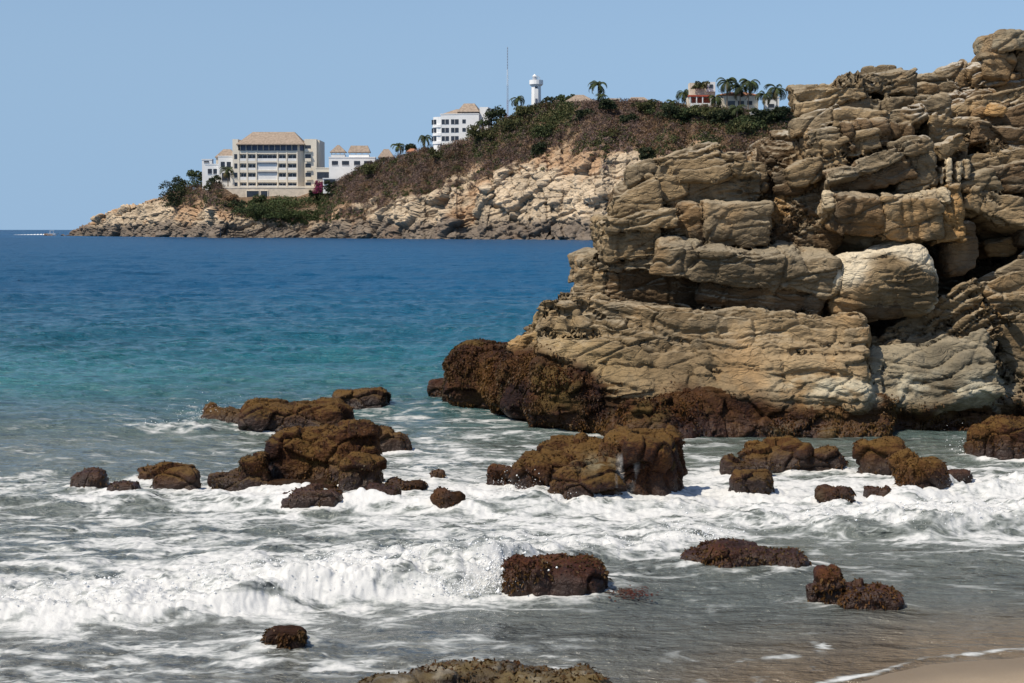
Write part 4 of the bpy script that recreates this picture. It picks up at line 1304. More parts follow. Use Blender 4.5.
rocky = np.maximum(rocky, sstep(176, 158, _hp))
rocky = np.maximum(rocky, sstep(.15, .35, fbm(x * .06, y * .06, z * .06, 112, 3)) * sstep(1.6, 1.2, tt) * .9)
wx = 3.0 * fbm(x * .07, y * .07, z * .07, 103, 3); wz = 2.0 * fbm(x * .09, y * .09, z * .09, 104, 3)
# joints dip down to the left across the face, as slabs
u_ = (x + .75 * z); v_ = (z - .45 * x)
o1, e1 = facets((u_ + wx) * .048, (y + wx) * .06, (v_ + wz) * .062, 6)
o2, e2 = facets((u_ + .5 * wx) * .17, y * .19, (v_ + .5 * wz) * .22, 7)
o3, e3 = facets(u_ * .42, y * .45, v_ * .75, 8)
cid, cid2 = o1, o2
d = rocky * (3.0 * o1 + 1.15 * o2 + .35 * o3 - 2.2 * np.exp(-(e1 / .05) ** 2) - 1.0 * np.exp(-(e2 / .08) ** 2) - .4 * np.exp(-(e3 / .1) ** 2) + .5 * fbm(x * .5, y * .5, z * .5, 105, 3))
d = d + (1 - rocky) * (1.6 * fbm(x * .10, y * .10, z * .10, 106, 4))
d *= np.where(tt > 2, sstep(3, 2, tt), 1)
_nn = HN.copy(); _nn[:, 2] *= .6
HV = HV + _nn * d[:, None]
# albedo: pale granite, ochre earth, dark wet band at the waterline, brown earth under the scrub
big = fbm(x * .05, y * .05, z * .07, 107, 4)[:, None]; sp = fbm(x * .35, y * .35, z * .5, 108, 4)[:, None]
RC = np.array([.42, .335, .235]) * (1 + .35 * big + .3 * sp) * (1 + .20 * cid2[:, None] + .12 * cid[:, None])
oc = sstep(.05, .35, fbm(x * .07, y * .07, z * .07, 109, 4) + .25 * (tt - .8))[:, None]
RC = RC * (1 - .6 * oc) + np.array([.36, .20, .10]) * .6 * oc
dk = (sstep(10.0, 4.5, z + 5 * fbm(x * .07, y * .07, z * .1, 110, 4)))[:, None]
RC = RC * (1 - .78 * dk) + np.array([.085, .068, .058]) * .78 * dk
EC = np.array([.155, .105, .068]) * (1 + .4 * big + .4 * sp)
HC = RC * rocky[:, None] + EC * (1 - rocky[:, None])
hl = link('headland', mesh_np('headland', HV, HQ, True, {'tint': np.clip(HC, .01, .7), 'wet': dk[:, 0] * .4}), MAT_FAR_ROCK)
tag(hl, 'rocky headland across the bay, pale cliffs under dry scrub', 'headland', kind='structure')
HVg = HV.reshape(nr, nc, 3)


def ridge(px, back=0.0):
    """a point on the headland's ridge at this pixel column, a little behind it if asked"""
    i = int(np.argmin(np.abs(_hpx - px)))
    j = int(np.argmin(np.abs(_t - 2.0)))
    p = HVg[j, i].copy()
    Y = p[1] + back
    return np.array([(px - 512) / F * (Y * CP + (CAM_H - p[2]) * SP), Y, p[2]])


# waterline boulders and slabs of the headland, and its scrub
def clump(P, r_, n, size, cols, rng, flat=.8, twig=False):
    """leaf-sized faces filling a rounded clump at P"""
    d = rng.normal(0, 1, (n, 3)); d /= np.linalg.norm(d, axis=1)[:, None]
    d[:, 2] = np.abs(d[:, 2]) * 1.1 - .12
    q = P + d * (r_ * rng.uniform(.25, 1, n) ** .5)[:, None] * np.array([1, 1, flat])
    a = rng.normal(0, 1, (n, 3)); a /= np.linalg.norm(a, axis=1)[:, None]
    b = np.cross(a, rng.normal(0, 1, (n, 3))); b /= np.linalg.norm(b, axis=1)[:, None]
    s1 = (size * rng.uniform(.5, 1.3, n))[:, None]; s2 = s1 * (.25 if twig else .65)
    V_ = np.stack([q - a * s1, q - b * s2, q + a * s1, q + b * s2], 1).reshape(-1, 3)
    C_ = np.repeat(cols[rng.integers(0, len(cols), n)] * rng.uniform(.7, 1.3, (n, 1)), 4, 0)
    return V_, C_


def leaves_mesh(name, parts):
    V_ = np.concatenate([p[0] for p in parts]); C_ = np.concatenate([p[1] for p in parts])
    Q_ = np.arange(len(V_)).reshape(-1, 4)
    return mesh_np(name, V_, Q_, False, {'tint': np.clip(C_, .005, .8)})


PURPLE = np.array([[.175, .115, .105], [.215, .140, .120], [.125, .088, .088], [.240, .170, .140]])
RUST = np.array([[.20, .115, .065], [.17, .095, .055], [.22, .14, .085]])
OLIVE = np.array([[.085, .090, .034], [.110, .105, .045], [.065, .075, .030]])
GREEN = np.array([[.040, .062, .024], [.055, .080, .028], [.032, .050, .022], [.070, .090, .035]])
DARK = np.array([[.024, .040, .020], [.035, .052, .024], [.018, .030, .017]])
rg_ = np.random.default_rng(21)
scr, gsc = [], []
jj = np.flatnonzero((tt > .80) & (tt < 2.12) & (np.tile(_hpx, nr) < 1185))
wgt = (1 - rocky[jj]) + .05 * (_hp[jj] > 160)
# equal chance per ground area, not per mesh cell
wgt = wgt * np.where(_hp[jj] > 815, 2.2, 1.0)
wgt = wgt * np.where(tt[jj] < 1, np.tile(_dr, nr)[jj] / 130, np.where(tt[jj] < 2, np.tile(_dv, nr)[jj] / 80, 1.2))
pk = rg_.choice(jj, 9400, p=wgt / wgt.sum())
for i in pk:
    P = HV[i]; px = _hpx[i % nc]; t_ = tt[i]
    a = fbm(np.array([P[0] * .045]), np.array([P[1] * .045]), np.array([P[2] * .06]), 120, 3)[0]
    green = .14 + 1.3 * max(0, a) + (.45 if (225 < px < 345 and t_ < 1.9) else 0) + (.50 if (475 < px < 575 and t_ > 1.45) else 0) + (.45 if (px > 665 and t_ > 1.6) else 0) - (.1 if 560 < px < 650 else 0)
    if px < 225: green += .1
    if 220 < px < 318 and t_ > 1.35: continue
    r_ = rg_.uniform(.9, 2.3) * (1.15 if t_ > 1.2 else .8)
    if rg_.random() < green:
        pal = GREEN if (225 < px < 345 or rg_.random() < .4) else OLIVE
        gsc.append(clump(P, r_, 34, .42, pal, rg_))
    else:
        pal = RUST if (rg_.random() < .25 + (.35 if 640 < px and t_ < 1.7 else 0)) else PURPLE
        scr.append(clump(P, r_ * 1.05, 44, .48, pal * (1 + .9 * a + rg_.normal(0, .22)), rg_, 1.0, True))
tag(link('dry_scrub', leaves_mesh('dry_scrub', scr), MAT_LEAF), 'leafless purple brown scrub on the headland slope', 'scrub', kind='stuff')
tag(link('green_scrub', leaves_mesh('green_scrub', gsc), MAT_LEAF), 'green low scrub on the headland slope', 'scrub', kind='stuff')

# ------------------------------------------------------------------ buildings on the headland (built in metres, s = metres per pixel there)
M_CREAM = plain('cream_render', (.76, .68, .55), .85, .2, .06, .2)
M_WHITE = plain('white_render', (.80, .79, .76), .8, .2, .05, .2)
M_STONE = plain('pale_stone', (.66, .565, .445), .9, .2, .14, .5)
M_THATCH = plain('thatch', (.31, .245, .19), .95, .1, .22, .9, .15)
M_TILE = plain('terracotta', (.36, .17, .10), .9, .15, .2, 1.2)
M_RED = plain('red_render', (.42, .10, .06), .85, .2, .12, .5)
M_GLASS = plain('dark_glass', (.030, .034, .045), .25, .5, .3, .6)
M_SHADE = plain('blue_grey_steel', (.10, .12, .17), .6, .4, .1, .4)
M_TRUNK = plain('palm_bark', (.21, .165, .12), .95, .1, .25, 2.0)
M_STEEL = plain('mast_steel', (.40, .42, .45), .5, .5, .05, 1)
M_MASTRED = plain('mast_red', (.35, .16, .13), .6, .4, .05, 1)


def site(px, py, Y):
    p = at(px, py, Y)
    return p, Y / F


# the big resort block with the thatched top
Yh = ridge(270)[1] + 4
org, s = site(270, 201, Yh)
h_ = tag(empty('hotel', org), 'large cream five storey hotel with a broad hipped thatch roof above the rocks', 'hotel')
def X_(p): return (p - 270) * s
def Z_(p): return (201 - p) * s
m = MB(); m.box(X_(222), X_(316), -3.0, 14, -12, Z_(188.5)); m.build('podium', M_STONE, h_)
m = MB(); m.box(X_(222), X_(316), -3.2, -2.9, Z_(188.2), Z_(186.6)); m.build('terrace_wall', M_CREAM, h_)
for x0, x1, y0, y1 in ((248, 260, 191.2, 199), (262, 268.5, 191.2, 198.6)):
    m = MB(); m.box(X_(x0), X_(x1), -3.15, -2.5, Z_(y1), Z_(y0)); m.build('garage_opening', M_GLASS, h_)
    m = MB(); m.box(X_(x0) - .3, X_(x0), -3.3, -2.95, Z_(y1), Z_(y0) + .3).box(X_(x1), X_(x1) + .3, -3.3, -2.95, Z_(y1), Z_(y0) + .3).box(X_(x0), X_(x1), -3.3, -2.95, Z_(y0), Z_(y0) + .3)
    m.build('opening_frame', M_CREAM, h_)
m = MB(); m.box(X_(239.2), X_(298), .9, 16, Z_(188.4), Z_(151)); m.build('wall', M_CREAM, h_)
m = MB(); m.box(X_(233.4), X_(239), -.6, 12, Z_(188.4), Z_(139.8)); m.build('side_tower', M_CREAM, h_)
m = MB(); m.box(X_(304.4), X_(316.5), 1.2, 22, Z_(188.4), Z_(139.5)); m.build('side_wing', M_CREAM, h_)
m = MB(); m.box(X_(316.6), X_(319), 3.5, 26, Z_(188.4), Z_(140.2)); m.build('rear_wing', M_CREAM, h_)
m = MB()   # slanted grey return between the front and the wing
m.add([(X_(298.1), -.4, Z_(188.4)), (X_(304.3), 2.6, Z_(188.4)), (X_(304.3), 5, Z_(188.4)), (X_(298.1), 5, Z_(188.4)),
       (X_(298.1), -.4, Z_(145)), (X_(304.3), 2.6, Z_(145)), (X_(304.3), 5, Z_(145)), (X_(298.1), 5, Z_(145))],
      [(0, 1, 5, 4), (1, 2, 6, 5), (2, 3, 7, 6), (3, 0, 4, 7), (4, 5, 6, 7), (3, 2, 1, 0)])
m.build('return_wall', M_CREAM, h_)
floors = [(154.6, 159.4), (163.8, 168.6), (172.9, 177.7), (182.6, 186.4)]
bays = [(240.6, 247), (248.6, 256.2), (257.8, 277.4), (278.8, 286.4), (288, 297)]
for k in (239.6, 247.8, 257.0, 278.1, 287.2, 297.5):
    m = MB(); m.box(X_(k) - .32, X_(k) + .32, -.75, .88, Z_(188.3), Z_(151)); m.build('pier', M_CREAM, h_)
for fi, (a, b) in enumerate(floors):
    m = MB(); m.box(X_(239.6), X_(297.6), -.6, .86, Z_(a) + .02, Z_(a - 2.6 if fi else 151.2)); m.build('floor_band', M_CREAM, h_)
    for bi, (x0, x1) in enumerate(bays):
        if bi == 2 and fi in (1, 2):
            m = MB(); m.box(X_(x0), X_(x1), -.35, .85, Z_(b + 3.3), Z_(a - .2)); m.build('white_panel', M_WHITE, h_)
            m = MB(); m.box(X_(x0), X_(x1), -1.0, -.36, Z_(a - .1), Z_(a - 1.0)); m.build('sun_shade', M_SHADE, h_)
            continue
        w = MB(); w.box(X_(x0) + .45, X_(x1) - .45, .70, .97, Z_(b), Z_(a + .7)); w = w.build('window', M_GLASS, h_)
        f_ = MB()
        n_ = 4 if bi == 2 else 2
        for q in range(1, n_):
            xm = X_(x0) + (X_(x1) - X_(x0)) * q / n_; f_.box(xm - .06, xm + .06, .62, .69, Z_(b), Z_(a + .7))
        f_.box(X_(x0) + .45, X_(x1) - .45, .60, .68, Z_(a + .7) - .12, Z_(a + .7)); f_.build('window_frame', M_WHITE, w)
        m = MB(); m.box(X_(x0) + .02, X_(x1) - .02, -.55, -.4, Z_(b + 3.2 if fi < 3 else 188.2), Z_(b - .6)); m.build('balcony_parapet', M_WHITE, h_)
for a, b in floors:
    m = MB(); m.box(X_(235), X_(238), -.68, -.3, Z_(b), Z_(a)); m.build('window', M_GLASS, h_)
for a, b in [(145.6, 149.8)] + floors:
    m = MB(); m.box(X_(305.2), X_(310.8), 1.1, 1.5, Z_(b), Z_(a)); m.build('window', M_GLASS, h_)
    m = MB(); m.box(X_(305), X_(311), .3, .6, Z_(b + 2.4), Z_(b - .7)); m.build('balcony_parapet', M_CREAM, h_)
m = MB(); m.box(X_(240.4), X_(303.6), .5, 15, Z_(150.9), Z_(144.5)); m.build('roof_lounge', M_SHADE, h_)
for q in range(11):
    m = MB(); m.box(X_(241 + q * 5.7) - .18, X_(241 + q * 5.7) + .18, -.2, .2, Z_(150.9), Z_(144.6)); m.build('post', M_STONE, h_)
m = MB(); m.hip(X_(237.6), X_(305.2), -2.2, 20, Z_(144.6), X_(251.5), X_(293), 7, 10, Z_(131.8), .5); m.build('roof', M_THATCH, h_)


def villa(px, py, Y, w, h, d, roof, lab, mat=M_WHITE, roof_mat=M_THATCH, wins=(), rh=8, over=1.0, base=7, rz=0.0, cat='house', ridge_w=.35):
    """small house, sizes in pixels at its distance: body, window openings (x0, x1, z0, z1), hipped or flat roof"""
    o_, s_ = site(px, py, Y)
    e = tag(empty('house', o_, rz), lab, cat)
    W_, H_, D_ = w * s_ / 2, h * s_, d * s_
    b = MB(); b.box(-W_, W_, 0, D_, -base, H_); b.build('wall', mat, e)
    for (a, c, z0, z1) in wins:
        q = MB(); q.box(a * s_, c * s_, -.12, .2, z0 * s_, z1 * s_); q = q.build('window', M_GLASS, e)
        q2 = MB(); q2.box(a * s_ - .1, c * s_ + .1, -.22, -.05, z0 * s_ - .15, z0 * s_ - .01); q2.build('sill', mat, q)
    ov = over * s_ if roof != 'flat' else .15
    b = MB()
    if roof == 'hip': b.hip(-W_ - ov, W_ + ov, -ov, D_ + ov, H_ + .01, -W_ * ridge_w, W_ * ridge_w, D_ * .45, D_ * .55, H_ + rh * s_, .35)
    elif roof == 'posted':
        for xx in (-W_ * .9, -W_ * .3, W_ * .3, W_ * .9):
            b.box(xx - .15, xx + .15, .1, .4, H_, H_ + 2.5 * s_); b.build('roof_post', M_STONE, e); b = MB()
        b.hip(-W_ - ov, W_ + ov, -ov, D_ + ov, H_ + 2.5 * s_, -W_ * ridge_w, W_ * ridge_w, D_ * .45, D_ * .55, H_ + (2.5 + rh) * s_, .35)
    else: b.box(-W_ - .15, W_ + .15, -.15, D_ + .15, H_ + .01, H_ + .5)
    b.build('roof', roof_mat if roof != 'flat' else mat, e)
    return e


Yr_ = lambda px, b=4: float(ridge(px)[1] + b)
villa(226, 186, Yr_(226, 9), 15, 29, 14, 'flat', 'tall white house touching the left tower of the large cream hotel', wins=[(-5, -1, 18, 24), (1, 5, 18, 24), (-4, 4, 5, 13)], base=2)
villa(212, 186, Yr_(214, 6), 13, 21, 11, 'flat', 'lower stepped white wing at the left of the tall white house', wins=[(-4, 0, 12, 17), (1.5, 5, 12, 17), (-3, 3, 3, 8)], base=2)
villa(226, 160, Yr_(226, 22), 20, 3, 14, 'hip', 'brown thatch roofed house peeping over the left tower of the hotel', wins=[(-6, -1, .5, 2)], rh=8, base=20, mat=M_STONE)
villa(207, 163, Yr_(207, 14), 10, 3, 8, 'flat', 'little white terrace hut at the left end of the white house', wins=[(-3, 2, .4, 2)], base=14)
villa(336, 181, Yr_(336, 6), 26, 2, 10, 'flat', 'white terrace with a dark open car port right of the hotel', wins=[(-12, -1, -3, 1.6)], base=6)
cp = villa(331, 170, Yr_(331, 13), 30, 1.5, 12, 'flat', 'flat roofed white villa with dark shaded veranda beside the hotel', wins=[(-14, 10, -9, -2)], mat=M_CREAM, base=9)
villa(352, 166, Yr_(352, 28), 46, 8, 10, 'flat', 'long low white house carrying the row of thatched villas', wins=[(-20, -14, 1, 5), (-10, -3, 1, 5), (2, 8, 1, 5), (12, 20, 1, 5)], base=8)
villa(338, 157.5, Yr_(338, 30), 14, 3, 8, 'posted', 'white villa with a small pyramid thatch roof nearest the hotel', rh=7, ridge_w=.15, base=2)
villa(359, 157.5, Yr_(359, 30), 20, 3, 9, 'posted', 'white villa with a long blocky thatch roof, middle of the villas', rh=6.5, base=2, ridge_w=.85)
villa(386, 161, Yr_(386, 10), 14, 4, 9, 'hip', 'small brown thatch roofed house with a white stair wall on its slope', wins=[(-5, -1, 0, 3)], rh=8, mat=M_STONE)
m = MB(); o_, s_ = site(386, 164, Yr_(386, 1)); m.add([(-3 * s_, 0, -4), (2.5 * s_, 0, -4), (2.5 * s_, .5, -4), (-3 * s_, .5, -4), (-3 * s_, 0, 2 * s_), (5 * s_, 0, 7 * s_), (5 * s_, .5, 7 * s_), (-3 * s_, .5, 2 * s_)],
      [(3, 2, 1, 0), (0, 1, 5, 4), (1, 2, 6, 5), (2, 3, 7, 6), (3, 0, 4, 7), (4, 5, 6, 7)])
w_ = m.build('garden_wall', M_WHITE); w_.location = o_.tolist(); tag(w_, 'slanting white garden wall below the small thatched house', 'wall')
villa(412, 155, Yr_(412, 5), 10, 3.5, 6, 'hip', 'little white house with an orange tiled roof among palms', wins=[(-2, 3, .5, 3)], rh=3, roof_mat=M_TILE, over=.6)
villa(200, 190, Yr_(200, 3), 14, 1.6, 4, 'flat', 'low white terrace wall with an opening at the left of the headland', wins=[(-2, 1, .2, 1.2)], base=3)

# the white apartment block with curved stepped balconies
Yc = Yr_(458, 8)
org, s = site(458, 147, Yc)
c_ = tag(empty('apartment_block', org, R(-8)), 'white four storey apartment block with stepped rounded corner and thatch top', 'apartment block')
def X_(p): return (p - 458) * s
def Z_(p): return (147 - p) * s
m = MB(); m.box(X_(440.5), X_(479), 0, 14, -8, Z_(115)); m.build('wall', M_WHITE, c_)
m = MB(); m.box(X_(440), X_(479.2), -.12, 14.1, Z_(114.9), Z_(114.0)); m.build('cornice', M_WHITE, c_)
m = MB(); m.lathe([(3.9, -8), (3.9, Z_(117))], (X_(440), 4.2), 20); m.build('corner_drum', M_WHITE, c_)
for a, b in ((119.6, 124.4), (128, 132.6), (136.2, 140.8)):
    for x0, x1 in ((441.5, 448.8), (451, 458.6), (462.4, 465.8)):
        if x0 > 460 and a > 130: continue
        hgt = (a, b) if x0 < 460 else (a + .2, b - .8)
        w = MB(); w.box(X_(x0), X_(x1), -.1, .25, Z_(hgt[1]), Z_(hgt[0])); w = w.build('window', M_GLASS, c_)
        if x0 < 460:
            f_ = MB(); xm = X_((x0 + x1) / 2); f_.box(xm - .08, xm + .08, -.18, -.11, Z_(hgt[1]), Z_(hgt[0])); f_.build('window_frame', M_WHITE, w)
    for k, ang in enumerate((-2.2, -2.75)):
        cx, cy = X_(440) + 3.95 * math.cos(ang), 4.2 + 3.95 * math.sin(ang)
        w = MB(); w.box(cx - .7, cx + .7, cy - .2, cy + .2, Z_(b), Z_(a)); w.build('window', M_GLASS, c_)
    m = MB(); m.lathe([(4.5, Z_(b + 3)), (4.5, Z_(b + .2))], (X_(440.5), 4.4), 20); m.build('balcony', M_WHITE, c_)
m = MB(); m.box(X_(479.1), X_(487.5), 2, 15, -6, Z_(107.5)); m.build('stair_tower', M_WHITE, c_)
m = MB(); m.box(X_(459), X_(478), .8, 11, Z_(113.9), Z_(112)); m.build('roof_terrace', M_GLASS, c_)
m = MB(); m.hip(X_(457), X_(479), .2, 12, Z_(112), X_(462), X_(472.5), 5.5, 7, Z_(103.2), .3); m.build('roof', M_THATCH, c_)
m = MB(); m.hip(X_(443), X_(462), .2, 12, Z_(113.9), X_(455), X_(461), 4, 8, Z_(109), .2); m.build('terrace_roof', M_THATCH, c_)

# lighthouse and mast
Yl = Yr_(537, 10)
org, s = site(536.2, 104, Yl)
l_ = tag(empty('lighthouse', org), 'white lighthouse tower with an overhanging gallery on top of the headland', 'lighthouse')
m = MB(); m.lathe([(5.4 * s, -8), (5.0 * s, 17.5 * s)], (0, 0), 8, R(22.5)); m.build('tower', M_WHITE, l_)
m = MB(); m.lathe([(5.1 * s, 17.5 * s), (6.8 * s, 19.2 * s), (6.8 * s, 23.4 * s), (6.1 * s, 23.4 * s), (6.1 * s, 22.2 * s)], (0, 0), 16); m.build('gallery', M_WHITE, l_)
m = MB(); m.lathe([(2.1 * s, 22.2 * s), (2.1 * s, 27 * s)], (-1.6 * s, 0), 12); m.build('lantern', M_STEEL, l_)
m = MB(); m.lathe([(2.4 * s, 27 * s), (.2 * s, 29.5 * s)], (-1.6 * s, 0), 12); m.build('lantern_roof', M_WHITE, l_)
m = MB()
for k in range(3): m.tube([(1.2 * s + k * 1.2 * s, 0, 23 * s), (1.2 * s + k * 1.2 * s, 0, (28.5 - k) * s)], .09, 5)
m.tube([(1.0 * s, 0, 26 * s), (3.9 * s, 0, 26 * s)], .07, 5); m.build('antenna', M_STEEL, l_)
m = MB(); m.box(-1.0 * s, 1.0 * s, -5.25 * s, -4.6 * s, 0, 5 * s); m.build('door', M_SHADE, l_)
m = MB(); m.box(-1.3 * s, 1.3 * s, -4.85 * s, -4.3 * s, 15.2 * s, 17 * s); m.build('window', M_GLASS, l_)
Ym = Yr_(507, 14)
org, s = site(507.4, 114, Ym)
m_ = tag(empty('radio_mast', org), 'thin tall radio mast in grey and white bands left of the lighthouse', 'mast')
for i_, (a, b, mt) in enumerate(((-4, 14, M_MASTRED), (14, 28, M_STEEL), (28, 44, M_WHITE), (44, 66, M_STEEL))):
    m = MB()
    w0, w1 = (.36 if i_ < 3 else .22), (.36 if i_ < 2 else .22)
    for k in range(3):
        a_ = k * 2.094
        m.tube([(w0 * math.cos(a_), w0 * math.sin(a_), a * s), (w1 * math.cos(a_), w1 * math.sin(a_), b * s)], .07, 5)
    nb = 8
    for q in range(nb):
        za, zb = (a + (b - a) * q / nb) * s, (a + (b - a) * (q + 1) / nb) * s
        for k in range(3):
            a0, a1 = k * 2.094, (k + 1) * 2.094
            m.tube([(w0 * math.cos(a0), w0 * math.sin(a0), za), (w0 * math.cos(a1), w0 * math.sin(a1), zb)], .04, 4)
    m.build('mast_section', mt, m_)

# thatched shelters and the red and white villa on the crest
villa(580, 104, Yr_(580, 12), 30, 2, 12, 'hip', 'long pinkish thatch roofed house on the crest right of the lighthouse', wins=[(-12, -6, .2, 1.6), (2, 8, .2, 1.6)], rh=7.5, mat=M_STONE, ridge_w=.25)
villa(613, 101, Yr_(613, 12), 14, 1.4, 8, 'flat', 'low dark flat roofed hut beside the tall palm on the crest', wins=[(-6, 6, .1, 1.1)], mat=M_STONE)
villa(638, 103, Yr_(638, 12), 18, 3, 8, 'hip', 'small yellow brown thatch roof on the bare middle of the crest', wins=[(-5, 4, .4, 2.2)], rh=3, mat=M_STONE, ridge_w=.7)
Yv = Yr_(706, 4)
org, s = site(706, 110, Yv)
v_ = tag(empty('villa', org), 'villa with red veranda, white balcony and square white roof room among palms', 'house')
def X_(p): return (p - 706) * s
def Z_(p): return (110 - p) * s
m = MB(); m.box(X_(688.5), X_(716), .6, 9, -7, Z_(97)); m.build('wall', M_STONE, v_)
m = MB(); m.box(X_(690), X_(723), -2.2, -1.9, Z_(107.2), Z_(103.6)); m.build('balcony', M_WHITE, v_)
m = MB(); m.box(X_(688), X_(712), -2.3, .58, Z_(97.2), Z_(95.6)); m.build('veranda_roof', M_RED, v_)
for x in (689.5, 696, 702, 710):
    m = MB(); m.box(X_(x) - .2, X_(x) + .2, -2.15, -1.75, Z_(103.5), Z_(97.3)); m.build('post', M_WHITE, v_)
m = MB(); m.box(X_(692), X_(711), .3, .62, Z_(103.2), Z_(98)); m.build('window', M_RED, v_)
m = MB(); m.box(X_(690.5), X_(716), 3, 9, Z_(96.9), Z_(82.5)); m.build('upper_storey', M_STONE, v_)
m = MB(); m.box(X_(707), X_(715.5), 1.5, 7, Z_(91.5), Z_(82)); m.build('roof_room', M_WHITE, v_)
m = MB(); m.box(X_(709.5), X_(713), 1.3, 1.7, Z_(88), Z_(84.5)); m.build('window', M_GLASS, v_)
villa(738, 107, Yr_(738, 10), 40, 12, 10, 'hip', 'cream house with red band behind the row of tall palms', wins=[(-10, -3, 1, 6), (0, 6, 1, 6), (9, 14, 2, 6)], rh=3, mat=M_CREAM, roof_mat=M_TILE)
villa(772, 110, Yr_(772, 10), 14, 12, 8, 'flat', 'white house partly hidden by the rightmost palm on the crest', wins=[(-4, 2, 2, 6)])
villa(757, 118, Yr_(757, -4), 12, 5, 6, 'flat', 'small white walled hut low under the palms', wins=[(-3, 1, 1, 3.5)])

# ------------------------------------------------------------------ palms, trees and bushes that stand out
def palm_meshes(seed, th, bend, fl, nfr, droop):
    r = np.random.default_rng(seed)
    pts = [(bend * (k / 6) ** 2, 0, -1.2 + (th + 1.2) * k / 6) for k in range(7)]
    tb = MB(); tb.tube(pts, [.26 - .10 * k / 6 + (.12 if k == 0 else 0) for k in range(7)], 8)
    top = np.array(pts[-1]); Vl, Cl = [], []
    for f in range(nfr):
        az = 2 * math.pi * f / nfr * 2.4 + r.uniform(-.3, .3); el = r.uniform(-.3, 1.15)
        u = np.array([math.cos(az), math.sin(az), 0]); L = fl * r.uniform(.8, 1.1)
        n = 11; prev = None; p = top.copy(); a = el
        col = GREEN[r.integers(0, 3)] * r.uniform(.7, 1.25) if el > -.1 else np.array([.13, .105, .05])
        side = np.array([-u[1], u[0], 0])
        for k in range(n):
            d = u * math.cos(a) + np.array([0, 0, math.sin(a)])
            q = p + d * L / n
            ll = fl * .20 * math.sin(math.pi * (.12 + .85 * (k + .5) / n)) + .08
            for sg in (-1, 1):
                for j in (0, .5):
                    b0 = p + (q - p) * j; tip = b0 + side * sg * ll * .75 + d * ll * .5 + np.array([0, 0, -ll * .45])
                    wv = d * L / n * .42
                    Vl.append([b0 - wv * .5, b0 + wv * .8, tip + wv * .2, tip - wv * .1]); Cl.append(col * r.uniform(.8, 1.2))
            p = q; a -= droop / n * (1 + k * .12)
    Vl = np.array(Vl).reshape(-1, 3)
    cm = mesh_np('crown', Vl, np.arange(len(Vl)).reshape(-1, 4), False, {'tint': np.clip(np.repeat(np.array(Cl), 4, 0), .01, .5)})
    cm.materials.append(MAT_LEAF)
    return tb, cm


_PM = {}


def palm(px, base, top, Y, lab, seed=0, lean=.0, group='coconut palms on the headland'):
    """palm whose crown tops out at pixel row top; base row base"""
    o_, s_ = site(px, base, Y)
    hgt = (base - top) * s_
    key = (seed, round(hgt, 1))
    fl = min(6.8, hgt * .64)
    tb, cm = palm_meshes(seed, hgt - fl * (.36 + .05 * (seed % 4)), lean, fl, 20, 1.7)
    e = tag(empty('palm_tree', o_, seed * 1.3), lab, 'palm tree', group)
    t_ = tb.build('trunk', M_TRUNK, e, True); link('crown', cm, None, e)
    return e


palm(598, 103, 78.5, Yr_(598, 3), 'single tall palm against the sky between the lighthouse and the crest', 1, .4)
palm(601, 106, 92, Yr_(601, -2), 'short palm under the single tall palm on the crest', 2, -.3)
palm(518, 112, 93, Yr_(518, 6), 'dark narrow palm just left of the lighthouse', 3, .1)
palm(727, 110, 76, Yr_(727, 3), 'palm left of the two tallest palms by the cream house', 4, -.4)
palm(748, 112, 76, Yr_(748, 2), 'wide crowned tallest palm in the middle of the crest row', 5, .5)
palm(740, 108, 80, Yr_(740, 8), 'palm with its crown tucked behind the wide crowned tallest one', 6, -.2)
palm(777, 112, 80, Yr_(777, 3), 'rightmost palm of the crest row next to the rock outcrop', 7, .3)
palm(764, 112, 90, Yr_(764, 0), 'lower palm between the tallest and the rightmost palm', 8, -.3)
palm(684, 110, 88, Yr_(684, 3), 'palm at the left end of the red and white villa', 9, .2)
palm(715, 112, 92, Yr_(715, -3), 'low palm in front of the red veranda', 10, .1)
palm(737, 122, 102, Yr_(737, -9), 'low palm on the slope below the cream house', 11, .2)
palm(672, 112, 99, Yr_(672, 0), 'stubby palm at the left edge of the villa garden', 12, .1)
palm(425, 152, 134, Yr_(425, 2), 'palm standing at the left foot of the white apartment block', 13, .2)
palm(398, 158, 141, Yr_(398, 3), 'bushy dark palm between the thatched villas and the orange roof', 14, .1)
palm(482, 136, 117, Yr_(480, 3), 'palm by the stair tower of the white apartment block', 15, .1)
palm(228, 185, 166, Yr_(226, 4), 'palm in front of the white house by the hotel', 16, .1)


def bushy(px, base, w, top, Y, lab, pal, n=900, name='tree', cat='tree', seed=0, leaf=.42, trunk=True):
    o_, s_ = site(px, base, Y)
    r = np.random.default_rng(400 + seed)
    W_, H_ = w * s_ / 2, (base - top) * s_
    e = tag(empty(name, o_), lab, cat)
    parts = []
    k = 12; n = int(n * 1.7)
    for q in range(k):
        c = np.array([r.uniform(-.75, .75) * W_, r.uniform(-.5, .5) * W_, H_ * r.uniform(.12, .72)])
        parts.append(clump(c, W_ * r.uniform(.35, .62), n // k, leaf * 1.15, pal * r.uniform(.75, 1.25), r, min(1.2, H_ / (W_ * 1.5))))
    link('crown', leaves_mesh('crown', parts), MAT_LEAF, e)
    if trunk:
        t_ = MB(); t_.tube([(0, 0, -1.5), (.1, 0, H_ * .35), (.25, .1, H_ * .7)], [.30, .22, .08], 7)
        t_.tube([(.1, 0, H_ * .3), (-W_ * .35, .2, H_ * .6)], [.16, .05], 6).tube([(.1, 0, H_ * .35), (W_ * .4, -.2, H_ * .62)], [.16, .05], 6)
        t_.build('trunk', M_TRUNK, e)
    return e


